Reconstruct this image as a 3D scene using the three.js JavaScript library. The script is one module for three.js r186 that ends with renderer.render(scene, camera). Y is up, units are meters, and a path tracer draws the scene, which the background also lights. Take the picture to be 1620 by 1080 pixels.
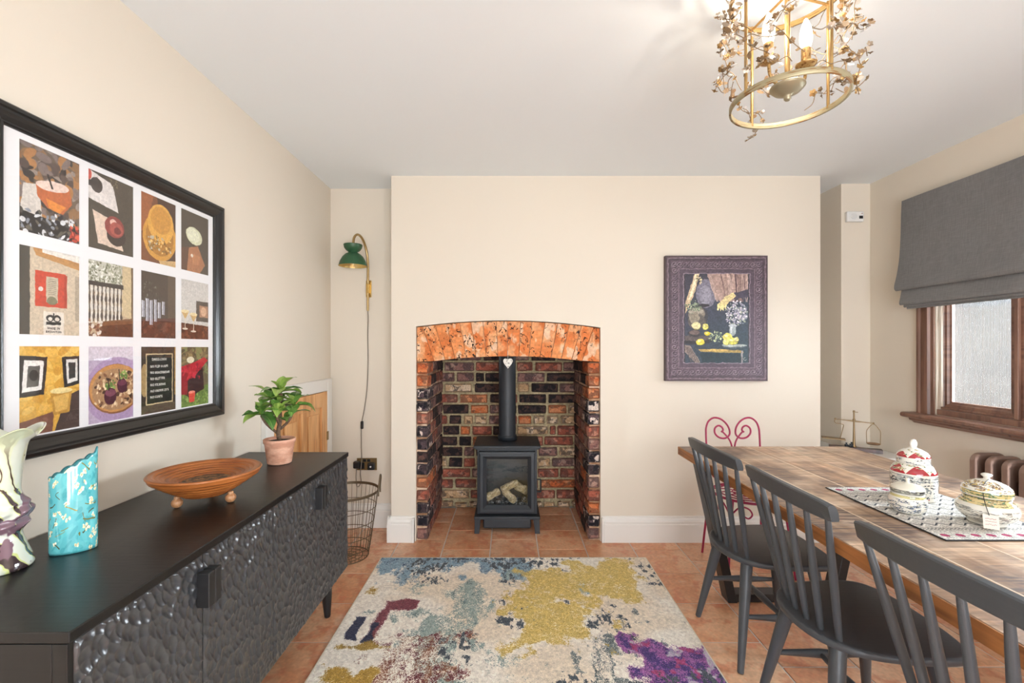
import * as THREE from 'three';
import { RoundedBoxGeometry } from 'three/addons/geometries/RoundedBoxGeometry.js';
import { mergeGeometries, toCreasedNormals } from 'three/addons/utils/BufferGeometryUtils.js';
import { RectAreaLightUniformsLib } from 'three/addons/lights/RectAreaLightUniformsLib.js';

// ---------------------------------------------------------------- camera, sky, exposure
const scene = new THREE.Scene();
const camera = new THREE.PerspectiveCamera(73.7398, 1620 / 1080, 0.05, 60);
camera.position.set(0, 1.3, 0);
camera.lookAt(0, 1.3, -1);
camera.setViewOffset(1620, 1080, 5, -11, 1620, 1080);
camera.updateMatrixWorld();
const renderer = new THREE.WebGLRenderer({ antialias: true });
renderer.toneMapping = THREE.LinearToneMapping;
renderer.toneMappingExposure = 1.1;
renderer.shadowMap.enabled = true;
RectAreaLightUniformsLib.init();
scene.background = new THREE.Color().setRGB(0.86, 0.93, 1.0);   // even overcast sky
scene.backgroundIntensity = 4.5;

const ROOM = { xl: -1.30, xr: 2.555, top: 2.464, back: 3.32, rear: -1.9 };
// daylight through the glazed garden doors behind the camera
const rearLight = new THREE.RectAreaLight(new THREE.Color().setRGB(0.89, 0.945, 1.0), 11.0, 2.3, 1.95);
rearLight.position.set(0.75, 1.1, 1.99); rearLight.lookAt(0.75, 1.1, 0); scene.add(rearLight);
// open sky beside the house, entering by the side window
const sideLight = new THREE.RectAreaLight(new THREE.Color().setRGB(0.85, 0.93, 1.0), 55.0, 2.2, 2.2);
sideLight.position.set(4.3, 1.75, -1.55); sideLight.lookAt(4.3 - .87, 1.55, -1.55 + .5); scene.add(sideLight);

// ---------------------------------------------------------------- helpers
let seed = 1234567;
function rnd() { seed = (seed * 1664525 + 1013904223) >>> 0; return seed / 4294967296; }
const rr = (a, b) => a + (b - a) * rnd();
const P = (x, y, d) => new THREE.Vector3(x, y, -d);
const V = (x, y, z) => new THREE.Vector3(x, y, z);
const used = {};
function numbered(n) { if (!(n in used)) { used[n] = 0; return n; } used[n]++; return n + '_' + String(used[n]).padStart(3, '0'); }
function shadows(o) { o.castShadow = true; o.receiveShadow = true; return o; }
function part(name, geo, mat, parent, label) {
  const m = shadows(new THREE.Mesh(geo, mat)); m.name = name; if (label) m.userData.label = label; parent.add(m); return m;
}
function thing(name, label, category, pos = [0, 0, 0], turn = 0, group) {
  const o = new THREE.Group(); o.name = numbered(name); o.position.set(...pos); o.rotation.y = turn;
  o.userData = { label, category }; if (group) o.userData.group = group; scene.add(o); return o;
}
function single(name, geo, mat, label, category, group) {
  const m = shadows(new THREE.Mesh(geo, mat)); m.name = numbered(name); m.userData = { label, category }; if (group) m.userData.group = group; scene.add(m); return m;
}
function structG(name, label, category) { const o = new THREE.Group(); o.name = numbered(name); o.userData = { label, category, kind: 'structure' }; scene.add(o); return o; }
function struct(name, geo, mat, label, category) { const m = single(name, geo, mat, label, category); m.userData.kind = 'structure'; return m; }

function uvBox(g, s = 1, ou = 0, ov = 0) {
  const p = g.attributes.position, n = g.attributes.normal, uv = new Float32Array(p.count * 2);
  for (let i = 0; i < p.count; i++) {
    const ax = Math.abs(n.getX(i)), ay = Math.abs(n.getY(i)), az = Math.abs(n.getZ(i));
    let u, v;
    if (ay >= ax && ay >= az) { u = p.getX(i); v = p.getZ(i); } else if (ax >= az) { u = p.getZ(i); v = p.getY(i); } else { u = p.getX(i); v = p.getY(i); }
    uv[2 * i] = u * s + ou; uv[2 * i + 1] = v * s + ov;
  }
  g.setAttribute('uv', new THREE.BufferAttribute(uv, 2)); return g;
}
function swapUV(g) { const uv = g.attributes.uv; for (let i = 0; i < uv.count; i++) { const a = uv.getX(i); uv.setXY(i, uv.getY(i), a); } return g; }
// box between two corners given as x, y, depth
function bx(x0, x1, y0, y1, d0, d1, r = 0, s = 1, ou = 0, ov = 0) {
  const w = x1 - x0, h = y1 - y0, d = d1 - d0;
  const g = r > 0 ? new RoundedBoxGeometry(w, h, d, 1, Math.min(r, w * .49, h * .49, d * .49)) : new THREE.BoxGeometry(w, h, d);
  g.translate((x0 + x1) / 2, (y0 + y1) / 2, -(d0 + d1) / 2); return uvBox(g, s, ou, ov);
}
const merge = (a) => mergeGeometries(a.map((g) => { const q = g.index ? g.toNonIndexed() : g; for (const k of Object.keys(q.attributes)) if (!['position', 'normal', 'uv'].includes(k)) q.deleteAttribute(k); return q; }));
function rod(a, b, r0, r1 = r0, seg = 12) {
  const d = b.clone().sub(a), L = d.length(), g = new THREE.CylinderGeometry(r1, r0, L, seg, 1);
  g.applyQuaternion(new THREE.Quaternion().setFromUnitVectors(V(0, 1, 0), d.normalize())); g.translate((a.x + b.x) / 2, (a.y + b.y) / 2, (a.z + b.z) / 2); return g;
}
// turned rod with a list of [t, radius]
function turned(a, b, prof, seg = 14) {
  const d = b.clone().sub(a), L = d.length();
  const g = new THREE.LatheGeometry(prof.map(([t, r]) => new THREE.Vector2(Math.max(r, 1e-4), t * L)), seg);
  g.applyQuaternion(new THREE.Quaternion().setFromUnitVectors(V(0, 1, 0), d.normalize())); g.translate(a.x, a.y, a.z); return g;
}
function tube(pts, r, n = 40, seg = 8, closed = false) { return new THREE.TubeGeometry(new THREE.CatmullRomCurve3(pts, closed, 'centripetal'), n, r, seg, closed); }
function lathe(prof, seg = 40, smooth = 0) {
  let pts = prof.map(([r, y]) => new THREE.Vector2(r, y));
  if (smooth) { const c = new THREE.CatmullRomCurve3(pts.map((p) => V(p.x, p.y, 0)), false, 'centripetal'); pts = c.getPoints(smooth).map((p) => new THREE.Vector2(Math.max(p.x, 0), p.y)); }
  const g = new THREE.LatheGeometry(pts, seg); const ys = pts.map((p) => p.y), lo = Math.min(...ys), hi = Math.max(...ys);
  const p = g.attributes.position, uv = g.attributes.uv; for (let i = 0; i < p.count; i++) uv.setY(i, (p.getY(i) - lo) / (hi - lo)); return g;
}
// profile [[out, up], ...] swept straight: e1 = out, e2 = up, along e1 x e2 for length L from origin o
function sweep(prof, o, e1, e2, L, bevel = 0) {
  const s = new THREE.Shape(prof.map(([a, b]) => new THREE.Vector2(a, b)));
  const g = new THREE.ExtrudeGeometry(s, { depth: L, bevelEnabled: bevel > 0, bevelSize: bevel, bevelThickness: bevel, bevelSegments: 1, steps: 1 });
  const e3 = e1.clone().cross(e2); g.applyMatrix4(new THREE.Matrix4().makeBasis(e1, e2, e3).setPosition(o)); return uvBox(g);
}
// mitred rectangular frame in the XY plane, front towards +Z; profile [[inset, height], ...]; returns 4 geometries (bottom, right, top, left)
function mitred(w, h, prof) {
  const ring = (s, z) => [V(-w / 2 + s, -h / 2 + s, z), V(w / 2 - s, -h / 2 + s, z), V(w / 2 - s, h / 2 - s, z), V(-w / 2 + s, h / 2 - s, z)];
  const rs = prof.map(([s, z]) => ring(s, z)), out = [];
  for (let k = 0; k < 4; k++) {
    const pos = [], uv = []; let acc = 0;
    for (let i = 0; i + 1 < rs.length; i++) {
      const a = rs[i][k], b = rs[i][(k + 1) % 4], c = rs[i + 1][(k + 1) % 4], d = rs[i + 1][k], wd = a.distanceTo(d);
      const al = (p) => (k % 2 ? p.y : p.x);
      for (const [q, t] of [[a, acc], [b, acc], [c, acc + wd], [a, acc], [c, acc + wd], [d, acc + wd]]) { pos.push(q.x, q.y, q.z); uv.push(al(q), t); }
      acc += wd;
    }
    const g = new THREE.BufferGeometry(); g.setAttribute('position', new THREE.Float32BufferAttribute(pos, 3)); g.setAttribute('uv', new THREE.Float32BufferAttribute(uv, 2)); g.computeVertexNormals(); out.push(g);
  }
  return out;
}
function extrudeShape(shape, depth, bevel = 0, curve = 12) { return new THREE.ExtrudeGeometry(shape, { depth, bevelEnabled: bevel > 0, bevelSize: bevel, bevelThickness: bevel, bevelSegments: 2, curveSegments: curve }); }
const poly = (a) => new THREE.Shape(a.map(([x, y]) => new THREE.Vector2(x, y)));

// ---------------------------------------------------------------- noise and textures
function h2(x, y, s) { let h = (x * 374761393 + y * 668265263 + s * 2147483647) | 0; h = Math.imul(h ^ (h >>> 13), 1274126177); h ^= h >>> 16; return (h >>> 0) / 4294967296; }
const mod = (a, n) => ((a % n) + n) % n;
function vn(x, y, px, py, s) {
  const ix = Math.floor(x), iy = Math.floor(y), fx = x - ix, fy = y - iy, u = fx * fx * (3 - 2 * fx), v = fy * fy * (3 - 2 * fy);
  const x0 = mod(ix, px), x1 = mod(ix + 1, px), y0 = mod(iy, py), y1 = mod(iy + 1, py);
  return (h2(x0, y0, s) * (1 - u) + h2(x1, y0, s) * u) * (1 - v) + (h2(x0, y1, s) * (1 - u) + h2(x1, y1, s) * u) * v;
}
function fbm(x, y, px, py, o, s) { let a = .5, t = 0, n = 0; for (let i = 0; i < o; i++) { t += a * vn(x, y, px, py, s + i * 17); n += a; a *= .5; x *= 2; y *= 2; px *= 2; py *= 2; } return t / n; }
function worley(x, y, px, py, s) {
  const ix = Math.floor(x), iy = Math.floor(y); let f1 = 9, f2 = 9;
  for (let j = -1; j < 2; j++) for (let i = -1; i < 2; i++) {
    const cx = mod(ix + i, px), cy = mod(iy + j, py), dx = ix + i + h2(cx, cy, s) - x, dy = iy + j + h2(cx, cy, s + 5) - y, d = Math.sqrt(dx * dx + dy * dy);
    if (d < f1) { f2 = f1; f1 = d; } else if (d < f2) f2 = d;
  }
  return [f1, f2];
}
const clamp = (v, a = 0, b = 1) => Math.min(b, Math.max(a, v));
const sst = (a, b, x) => { const t = clamp((x - a) / (b - a)); return t * t * (3 - 2 * t); };
const mix3 = (a, b, t) => [a[0] + (b[0] - a[0]) * t, a[1] + (b[1] - a[1]) * t, a[2] + (b[2] - a[2]) * t];
function tex(w, h, f, srgb = true, repeat = 1) {
  const d = new Uint8Array(w * h * 4);
  for (let y = 0; y < h; y++) for (let x = 0; x < w; x++) { const c = f(x / w, y / h), k = 4 * (y * w + x); if (c.length) { d[k] = clamp(c[0], 0, 255); d[k + 1] = clamp(c[1], 0, 255); d[k + 2] = clamp(c[2], 0, 255); } else d[k] = d[k + 1] = d[k + 2] = clamp(c.v * 255, 0, 255); d[k + 3] = 255; }
  const t = new THREE.DataTexture(d, w, h); t.wrapS = t.wrapT = THREE.RepeatWrapping; t.magFilter = THREE.LinearFilter; t.minFilter = THREE.LinearMipmapLinearFilter; t.generateMipmaps = true;
  if (srgb) t.colorSpace = THREE.SRGBColorSpace; t.repeat.set(repeat, repeat); t.needsUpdate = true; return t;
}
const gray = (w, h, f) => tex(w, h, (u, v) => ({ v: f(u, v) }), false);
function weave(g, w, h, amp, fr, grain, blot) {   // breaks up drawn edges and flat fills like brushwork or film grain
  const src = g.getImageData(0, 0, w, h), a = src.data, out = new Uint8ClampedArray(a.length);
  for (let y = 0; y < h; y++) for (let x = 0; x < w; x++) {
    const dx = (fbm(x / w * fr, y / w * fr, 9999, 9999, 3, 5) - .5) * amp + (h2(x, y, 1) - .5) * 3, dy = (fbm(x / w * fr + 50, y / w * fr, 9999, 9999, 3, 6) - .5) * amp + (h2(x, y, 2) - .5) * 3;
    const k = 4 * (clamp(Math.round(y + dy), 0, h - 1) * w + clamp(Math.round(x + dx), 0, w - 1)), o = 4 * (y * w + x), n = 1 + (h2(x >> 1, y >> 1, 3) - .5) * grain + (fbm(x / w * fr * 2.3, y / w * fr * 2.3, 9999, 9999, 4, 7) - .5) * blot;
    out[o] = a[k] * n; out[o + 1] = a[k + 1] * n; out[o + 2] = a[k + 2] * n; out[o + 3] = 255;
  }
  src.data.set(out); g.putImageData(src, 0, 0);
}
function canvasTex(w, h, draw) {
  const c = document.createElement('canvas'); c.width = w; c.height = h; const g = c.getContext('2d'); draw(g, w, h);
  const t = new THREE.CanvasTexture(c); t.colorSpace = THREE.SRGBColorSpace; t.wrapS = t.wrapT = THREE.RepeatWrapping; return t;
}
const lin = (r, g, b) => new THREE.Color().setRGB(r, g, b);
const std = (o) => new THREE.MeshStandardMaterial({ side: THREE.DoubleSide, ...o });
const phy = (o) => new THREE.MeshPhysicalMaterial({ side: THREE.DoubleSide, ...o });

// ---------------------------------------------------------------- materials
const plasterBump = gray(512, 512, (u, v) => .5 + .5 * (fbm(u * 8, v * 8, 8, 8, 6, 3) - .5));
const M = {};
M.wall = std({ color: lin(.745, .668, .562), roughness: .92, bumpMap: plasterBump, bumpScale: .0012 });
M.ceiling = std({ color: lin(.845, .885, .905), roughness: .95, bumpMap: plasterBump, bumpScale: .001 });
M.trim = std({ color: lin(.80, .77, .72), roughness: .45 });
M.white = std({ color: lin(.80, .79, .77), roughness: .4 });
M.black = std({ color: lin(.012, .012, .013), roughness: .38 });
M.glass = phy({ color: 0xffffff, roughness: 0, transmission: 1, thickness: 0, ior: 1.5 });
M.brass = std({ color: lin(.62, .42, .14), roughness: .28, metalness: 1 });
M.agedBrass = std({ color: lin(.30, .21, .10), roughness: .45, metalness: 1 });
M.cloudBump = gray(512, 512, (u, v) => fbm(u * 16, v * 16, 16, 16, 5, 9));

// terracotta tiles
const tileTex = tex(1024, 1024, (u, v) => {
  const a = fbm(u * 6, v * 6, 6, 6, 5, 21), b = fbm(u * 22, v * 22, 22, 22, 4, 31), c = fbm(u * 90, v * 90, 90, 90, 2, 41);
  let k = mix3([222, 162, 122], [238, 196, 160], sst(.3, .7, a)); k = mix3(k, [214, 132, 98], sst(.5, .75, b) * .6); k = mix3(k, [232, 202, 176], sst(.62, .8, fbm(u * 9 + 3, v * 9, 9, 9, 4, 77)) * .6);
  const g = .93 + .14 * (c - .5); return [k[0] * g, k[1] * g, k[2] * g];
});
const tileBump = gray(512, 512, (u, v) => fbm(u * 12, v * 12, 12, 12, 5, 55));
M.tiles = [[1, .96, .93], [.95, .88, .84], [1.0, .9, .82], [.92, .84, .8], [1.0, .93, .9], [.9, .78, .7]].map((c) => std({ map: tileTex, color: lin(...c), roughness: .34, bumpMap: tileBump, bumpScale: .002 }));
M.grout = std({ color: lin(.62, .58, .54), roughness: .95 });

// brick
const brickRelief = gray(512, 512, (u, v) => { const n = fbm(u * 14, v * 14, 14, 14, 5, 61), p = fbm(u * 40, v * 40, 40, 40, 3, 62); return clamp(.35 + .6 * n - .5 * sst(.66, .74, p)); });
function brickTex(base, hi, soot, sAmt, pale, pAmt, sd) {
  return tex(512, 512, (u, v) => {
    const a = fbm(u * 9, v * 9, 9, 9, 5, sd), b = fbm(u * 7, v * 7, 7, 7, 5, sd + 100), c = fbm(u * 11, v * 11, 11, 11, 5, sd + 200), f = fbm(u * 64, v * 64, 64, 64, 2, sd + 300);
    let k = mix3(base, hi, sst(.35, .65, a)); k = mix3(k, pale, sst(.5, .56, b) * pAmt); k = mix3(k, soot, sst(.5, .57, c) * sAmt);
    const g = .85 + .3 * f; return [k[0] * g, k[1] * g, k[2] * g];
  });
}
const bm = (t, bs = .006) => std({ map: t, roughness: .9, bumpMap: brickRelief, bumpScale: bs });
const BR = {
  r: bm(brickTex([150, 80, 62], [176, 98, 76], [70, 48, 44], .5, [190, 150, 128], .55, 11)),
  o: bm(brickTex([190, 96, 52], [206, 120, 72], [64, 42, 36], .45, [212, 160, 120], .5, 12)),
  d: bm(brickTex([52, 40, 40], [78, 54, 50], [26, 22, 25], .9, [122, 78, 60], .35, 13)),
  p: bm(brickTex([128, 88, 82], [146, 106, 96], [66, 52, 54], .6, [186, 158, 140], .6, 14)),
  l: bm(brickTex([190, 152, 112], [206, 172, 136], [50, 40, 38], .55, [224, 202, 176], .7, 15)),
  k: bm(brickTex([60, 46, 50], [90, 72, 76], [24, 20, 28], 1, [214, 196, 184], 1, 16), .008),
};
const crack = (u, v) => .645 + .045 * sst(.045, .022, Math.abs(fbm(u * 44, v * 34, 44, 34, 3, 73) - .5)) * sst(.44, .52, fbm(u * 60, v * 60, 60, 60, 2, 79));
const archTex = tex(1024, 1024, (u, v) => {
  const a = fbm(u * 8, v * 8, 8, 8, 5, 71), b = fbm(u * 9, v * 7, 9, 7, 5, 72), p = crack(u, v), q = fbm(u * 12, v * 12, 12, 12, 2, 74), f = fbm(u * 80, v * 80, 80, 80, 2, 75);
  let k = mix3([204, 112, 58], [222, 142, 86], sst(.35, .65, a)); k = mix3(k, [226, 168, 122], sst(.52, .62, b) * .75); k = mix3(k, [232, 204, 178], sst(.63, .7, fbm(u * 16, v * 10, 16, 10, 4, 78)) * .7);
  k = mix3(k, [34, 24, 24], sst(.645, .69, p) * sst(.38, .5, q)); const g = .88 + .24 * f; return [k[0] * g, k[1] * g, k[2] * g];
});
const archBump = gray(1024, 1024, (u, v) => { const p = crack(u, v), q = fbm(u * 12, v * 12, 12, 12, 2, 74); return clamp(.4 + .5 * fbm(u * 18, v * 18, 18, 18, 5, 76) - .5 * sst(.645, .69, p) * sst(.38, .5, q)); });
BR.a = std({ map: archTex, roughness: .88, bumpMap: archBump, bumpScale: .008 });
M.mortar = std({ map: tex(512, 512, (u, v) => { const a = fbm(u * 14, v * 14, 14, 14, 5, 81), f = fbm(u * 90, v * 90, 90, 90, 2, 82); const k = mix3([148, 132, 100], [188, 172, 138], a), g = .8 + .4 * f; return [k[0] * g, k[1] * g, k[2] * g]; }), roughness: .97, bumpMap: brickRelief, bumpScale: .006 });
M.mortarPale = std({ map: tex(256, 256, (u, v) => { const a = fbm(u * 14, v * 14, 14, 14, 5, 83); return mix3([150, 110, 80], [214, 186, 160], sst(.3, .7, a)); }), roughness: .97, bumpMap: brickRelief, bumpScale: .006 });

// timber
function woodTex(w, h, f) { return tex(w, h, f); }
const oldWood = woodTex(1024, 1024, (u, v) => {   // grain runs along v; saw marks run across
  const g1 = fbm(u * 60, v * 4, 60, 4, 4, 91), g2 = fbm(u * 14, v * 2, 14, 2, 4, 92), st = fbm(u * 6, v * 5, 6, 5, 5, 93), saw = fbm(u * 14, v * 150, 14, 150, 3, 94), st2 = fbm(u * 10, v * 16, 10, 16, 4, 95);
  let k = mix3([150, 118, 92], [200, 170, 142], sst(.3, .7, .5 * g1 + .5 * g2)); k = mix3(k, [208, 186, 164], sst(.55, .75, fbm(u * 4, v * 6, 4, 6, 4, 96)) * .7);
  k = mix3(k, [84, 68, 64], sst(.42, .68, st) * sst(.3, .68, saw) * .9); k = mix3(k, [70, 56, 52], sst(.55, .8, st2) * sst(.3, .7, saw) * .55);
  const s = .74 + .5 * saw; return [k[0] * s, k[1] * s, k[2] * s];
});
const oldWoodBump = gray(1024, 1024, (u, v) => clamp(.5 * fbm(u * 14, v * 150, 14, 150, 3, 94) + .5 * fbm(u * 60, v * 4, 60, 4, 4, 91)));
M.plank = [[1, 1, 1], [.84, .81, .78], [1.06, 1, .94]].map((c) => std({ map: oldWood, color: lin(...c), roughness: .44, bumpMap: oldWoodBump, bumpScale: .0018 }));
const grainTex = (a, b, c, sd) => tex(512, 512, (u, v) => { const g1 = fbm(u * 40, v * 3, 40, 3, 4, sd), g2 = fbm(u * 8, v * 2, 8, 2, 4, sd + 7), f = fbm(u * 200, v * 12, 200, 12, 2, sd + 9); let k = mix3(a, b, sst(.3, .7, g2)); k = mix3(k, c, sst(.5, .7, g1) * .6); const s = .92 + .16 * f; return [k[0] * s, k[1] * s, k[2] * s]; });
M.edgeWood = std({ map: grainTex([150, 96, 52], [182, 122, 70], [112, 68, 38], 101), roughness: .5 });
M.pine = std({ map: grainTex([206, 150, 94], [222, 170, 116], [176, 118, 66], 111), roughness: .5 });
M.windowWood = std({ map: grainTex([118, 84, 68], [138, 102, 84], [92, 64, 52], 121), roughness: .38 });
M.windowPale = std({ map: grainTex([206, 196, 180], [220, 212, 198], [150, 124, 100], 131), roughness: .5 });
M.bowlWood = std({ map: grainTex([146, 82, 38], [168, 100, 48], [116, 62, 28], 141), roughness: .32 });
M.ballWood = std({ map: grainTex([176, 124, 84], [196, 146, 104], [140, 92, 60], 151), roughness: .3 });

// ---------------------------------------------------------------- the room
{
  const { xl, xr, top, back, rear } = ROOM, T = .14;
  const dn = { y: .905, t: 2.16, a: 2.735, b: 1.22 };        // side window opening
  // floor: grout bed and single tiles
  const floor = structG('floor', 'terracotta tiled floor laid in staggered columns', 'floor');
  part('grout_bed', bx(xl - T, xr + T, -.08, -.0035, rear - T, 3.86), M.grout, floor);
  const pitch = .309, gap = .0065, variants = {};
  for (let k = -4; k <= 8; k++) {
    const x0 = Math.max(-.12 + pitch * k, xl), x1 = Math.min(-.12 + pitch * (k + 1), xr); if (x1 - x0 < .02) continue;
    const off = mod(k, 2) ? 0 : pitch / 2;
    for (let m = -16; m <= 3; m++) {
      let d0 = 2.943 + off + pitch * m, d1 = d0 + pitch; const hearth = x0 >= -.75 && x1 <= .81;
      d0 = Math.max(d0, rear); d1 = Math.min(d1, hearth ? 3.74 : (x0 < -.7 ? back : 3.07)); if (d1 - d0 < .03) continue;
      const key = Math.floor(rnd() * 6), w = x1 - x0 - gap, L = d1 - d0 - gap, kk = w.toFixed(3) + L.toFixed(3) + key;
      if (!variants[kk]) { const g = new RoundedBoxGeometry(w, .014, L, 1, .003); variants[kk] = uvBox(g, 1, key * .37 + .1, key * .53); }
      const t = part('tile', variants[kk], M.tiles[Math.floor(rnd() * M.tiles.length)], floor);
      t.position.set((x0 + x1) / 2, -.007 + rr(-.0006, .0004), -(d0 + d1) / 2);
    }
  }
  struct('ceiling', bx(xl - T, xr + T, top, top + T, rear - T, 3.9), M.ceiling, 'plain white painted ceiling', 'ceiling');
  struct('wall_left', bx(xl - T, xl, -.08, top, rear - T, back + T), M.wall, 'cream painted wall behind the black sideboard', 'wall');
  // right wall with the window opening
  struct('wall_right', merge([bx(xr, xr + T, -.08, dn.y, rear - T, 3.66), bx(xr, xr + T, dn.t, top, rear - T, 3.66), bx(xr, xr + T, dn.y, dn.t, dn.a, 3.66), bx(xr, xr + T, dn.y, dn.t, rear - T, dn.b)]), M.wall, 'cream painted wall around the wooden window', 'wall');
  struct('wall_alcove_left', bx(xl, -.793, -.08, top, back, back + T), M.wall, 'cream alcove wall behind the green wall lamp', 'wall');
  struct('wall_alcove_right', bx(2.101, xr, -.08, top, 3.5, 3.5 + T), M.wall, 'narrow cream alcove wall beside the chimney breast', 'wall');
  struct('wall_pipe_boxing', bx(2.35, xr, 0, top, 3.218, 3.5), M.wall, 'cream boxed-in pier carrying the thermostat', 'wall');
  // rear wall with glazed doors behind the camera
  const rx0 = -.4, rx1 = 1.9, ry1 = 2.08, wr = -rear;
  struct('wall_rear', merge([bx(xl, rx0, 0, top, rear - T, rear), bx(rx1, xr, 0, top, rear - T, rear), bx(rx0, rx1, ry1, top, rear - T, rear)]), M.wall, 'cream wall with garden doors behind the viewer', 'wall');
  const gd = structG('door_2', 'white glazed garden doors behind the viewer', 'door');
  const wd = (rx1 - rx0) / 3;
  for (let i = 0; i < 3; i++) {
    const cx = rx0 + wd * (i + .5);
    for (const g of mitred(wd - .01, ry1 - .01, [[0, -.03], [0, .03], [.08, .03], [.09, .015], [.09, -.015], [.08, -.03], [0, -.03]])) { g.translate(cx, ry1 / 2, wr + .07); part('door_frame', g, M.white, gd); }
    part('pane', bx(cx - wd / 2 + .08, cx + wd / 2 - .08, .08, ry1 - .08, rear - .072, rear - .068), M.glass, gd);
  }
  // chimney breast with arched opening
  const oL = -.627, oR = .618, s = new THREE.Shape();
  s.moveTo(-.793, 0); s.lineTo(oL, 0); s.lineTo(oL, 1.449);
  for (let i = 1; i <= 24; i++) { const x = oL + (oR - oL) * i / 24, t = (x - (oL + oR) / 2) / ((oR - oL) / 2); s.lineTo(x, 1.447 + .045 * (1 - t * t) - .006 * (i / 24)); }
  s.lineTo(oR, 0); s.lineTo(2.101, 0); s.lineTo(2.101, top); s.lineTo(-.793, top); s.closePath();
  const cb = extrudeShape(s, .43); cb.translate(0, 0, -3.5); struct('wall_chimney_breast', uvBox(cb), M.wall, 'cream chimney breast with arched fireplace opening', 'wall');

  // fireplace: mortar beds and single bricks
  const fp = structG('fireplace', 'exposed brick fireplace recess under an orange brick arch', 'fireplace');
  part('mortar_bed', bx(-.7, .7, 0, 1.5, 3.752, 3.86), M.mortar, fp);
  part('mortar_bed', bx(-.64, -.556, 0, 1.205, 3.092, 3.752), M.mortarPale, fp);
  part('mortar_bed', bx(.546, .63, 0, 1.205, 3.092, 3.752), M.mortarPale, fp);
  part('flue_closure', bx(-.7, .7, 1.36, 1.39, 3.3, 3.76), M.black, fp, 'sooty black plate closing the flue');
  function brick(x0, x1, y0, y1, d0, d1, mat, amp = .004) {
    const g = bx(x0, x1, y0, y1, d0, d1, 0.009, 2.6, rnd() * 3, rnd() * 3), p = g.attributes.position, sd = Math.floor(rnd() * 1e6);
    for (let i = 0; i < p.count; i++) { const q = (a, m) => Math.round((a + 7) * 90) + m; const hx = h2(q(p.getX(i), 0), q(p.getY(i), q(p.getZ(i), 0) * 31), sd) - .5, hy = h2(q(p.getX(i), 3), q(p.getY(i), q(p.getZ(i), 0) * 17), sd) - .5, hz = h2(q(p.getX(i), 5), q(p.getY(i), q(p.getZ(i), 0) * 13), sd) - .5; p.setXYZ(i, p.getX(i) + hx * amp, p.getY(i) + hy * amp, p.getZ(i) + hz * amp); }
    g.computeVertexNormals(); part('brick', g, mat, fp);
  }
  const C = .0874, bxX = (z) => z * .001829 - .858;
  const rows = [   // back wall, top course first
    [[160, 240, 'd'], [250, 345, 'p'], [355, 450, 'd'], [460, 560, 'p'], [570, 680, 'd'], [690, 770, 'p']],
    [[160, 172, 'd'], [180, 312, 'p'], [320, 425, 'r'], [435, 495, 'd'], [505, 575, 'r'], [588, 708, 'r'], [714, 770, 'p']],
    [[160, 225, 'p'], [235, 312, 'p'], [320, 357, 'd'], [364, 430, 'd'], [440, 500, 'p'], [508, 630, 'p'], [640, 770, 'd']],
    [[160, 172, 'p'], [180, 302, 'l'], [316, 430, 'd'], [440, 502, 'r'], [510, 560, 'l'], [570, 690, 'd'], [698, 770, 'p']],
    [[165, 237, 'r'], [250, 372, 'o'], [386, 440, 'd'], [450, 508, 'r'], [516, 636, 'd'], [648, 770, 'd']],
    [[173, 288, 'd'], [297, 376, 'o'], [384, 440, 'p'], [450, 502, 'd'], [510, 636, 'd'], [646, 728, 'o'], [736, 770, 'l']],
    [[163, 191, 'r'], [201, 256, 'd'], [266, 308, 'l'], [316, 371, 'l'], [380, 440, 'p'], [450, 504, 'r'], [512, 570, 'o'], [580, 630, 'l'], [640, 692, 'l'], [704, 770, 'l']],
    [[173, 246, 'd'], [252, 294, 'o'], [306, 392, 'r'], [400, 496, 'd'], [506, 646, 'l'], [654, 680, 'r'], [688, 770, 'r']],
    [[163, 236, 'd'], [246, 300, 'd'], [308, 400, 'o'], [410, 500, 'd'], [510, 622, 'r'], [630, 758, 'r'], [764, 772, 'p']],
    [[170, 260, 'd'], [268, 314, 'p'], [322, 420, 'd'], [430, 590, 'r'], [602, 686, 'p'], [696, 768, 'l']],
    [[163, 190, 'l'], [200, 260, 'd'], [266, 318, 'r'], [326, 440, 'd'], [450, 590, 'r'], [600, 656, 'l'], [664, 768, 'p']],
    [[170, 296, 'r'], [304, 420, 'p'], [430, 590, 'r'], [600, 694, 'r'], [700, 768, 'r']],
    [[163, 218, 'r'], [228, 322, 'r'], [332, 450, 'p'], [460, 600, 'r'], [610, 768, 'o']],
    [[163, 290, 'l'], [298, 400, 'r'], [410, 580, 'p'], [590, 676, 'r'], [684, 768, 'r']],
  ];
  rows.forEach((row, i) => { const yc = 1.150 - C * (i - 1); for (const [a, b, c] of row) brick(bxX(a), bxX(b), yc - .036 + rr(-.002, .002), yc + .036 + rr(-.002, .002), 3.742 + rr(-.006, .004), 3.80, BR[c], .006); });
  for (let x = -.56; x < .53; x += .12) brick(x, x + rr(.09, .112), .002, rr(.035, .052), 3.72 + rr(-.01, .01), 3.8, BR.l, .012);
  // jambs: one brick thick, seen on the face and along the reveal
  const faceL = ['o', 'o', 'k', 'k', 'r', 'k', 'k', 'd', 'k', 'o', 'r', 'k', 'k', 'p'], faceR = ['o', 'o', 'o', 'k', 'k', 'r', 'p', 'k', 'k', 'p', 'r', 'o', 'k', 'p'];
  const inner = ['d', 'p', 'p', 'd', 'r', 'p', 'r', 'd'];
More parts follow.
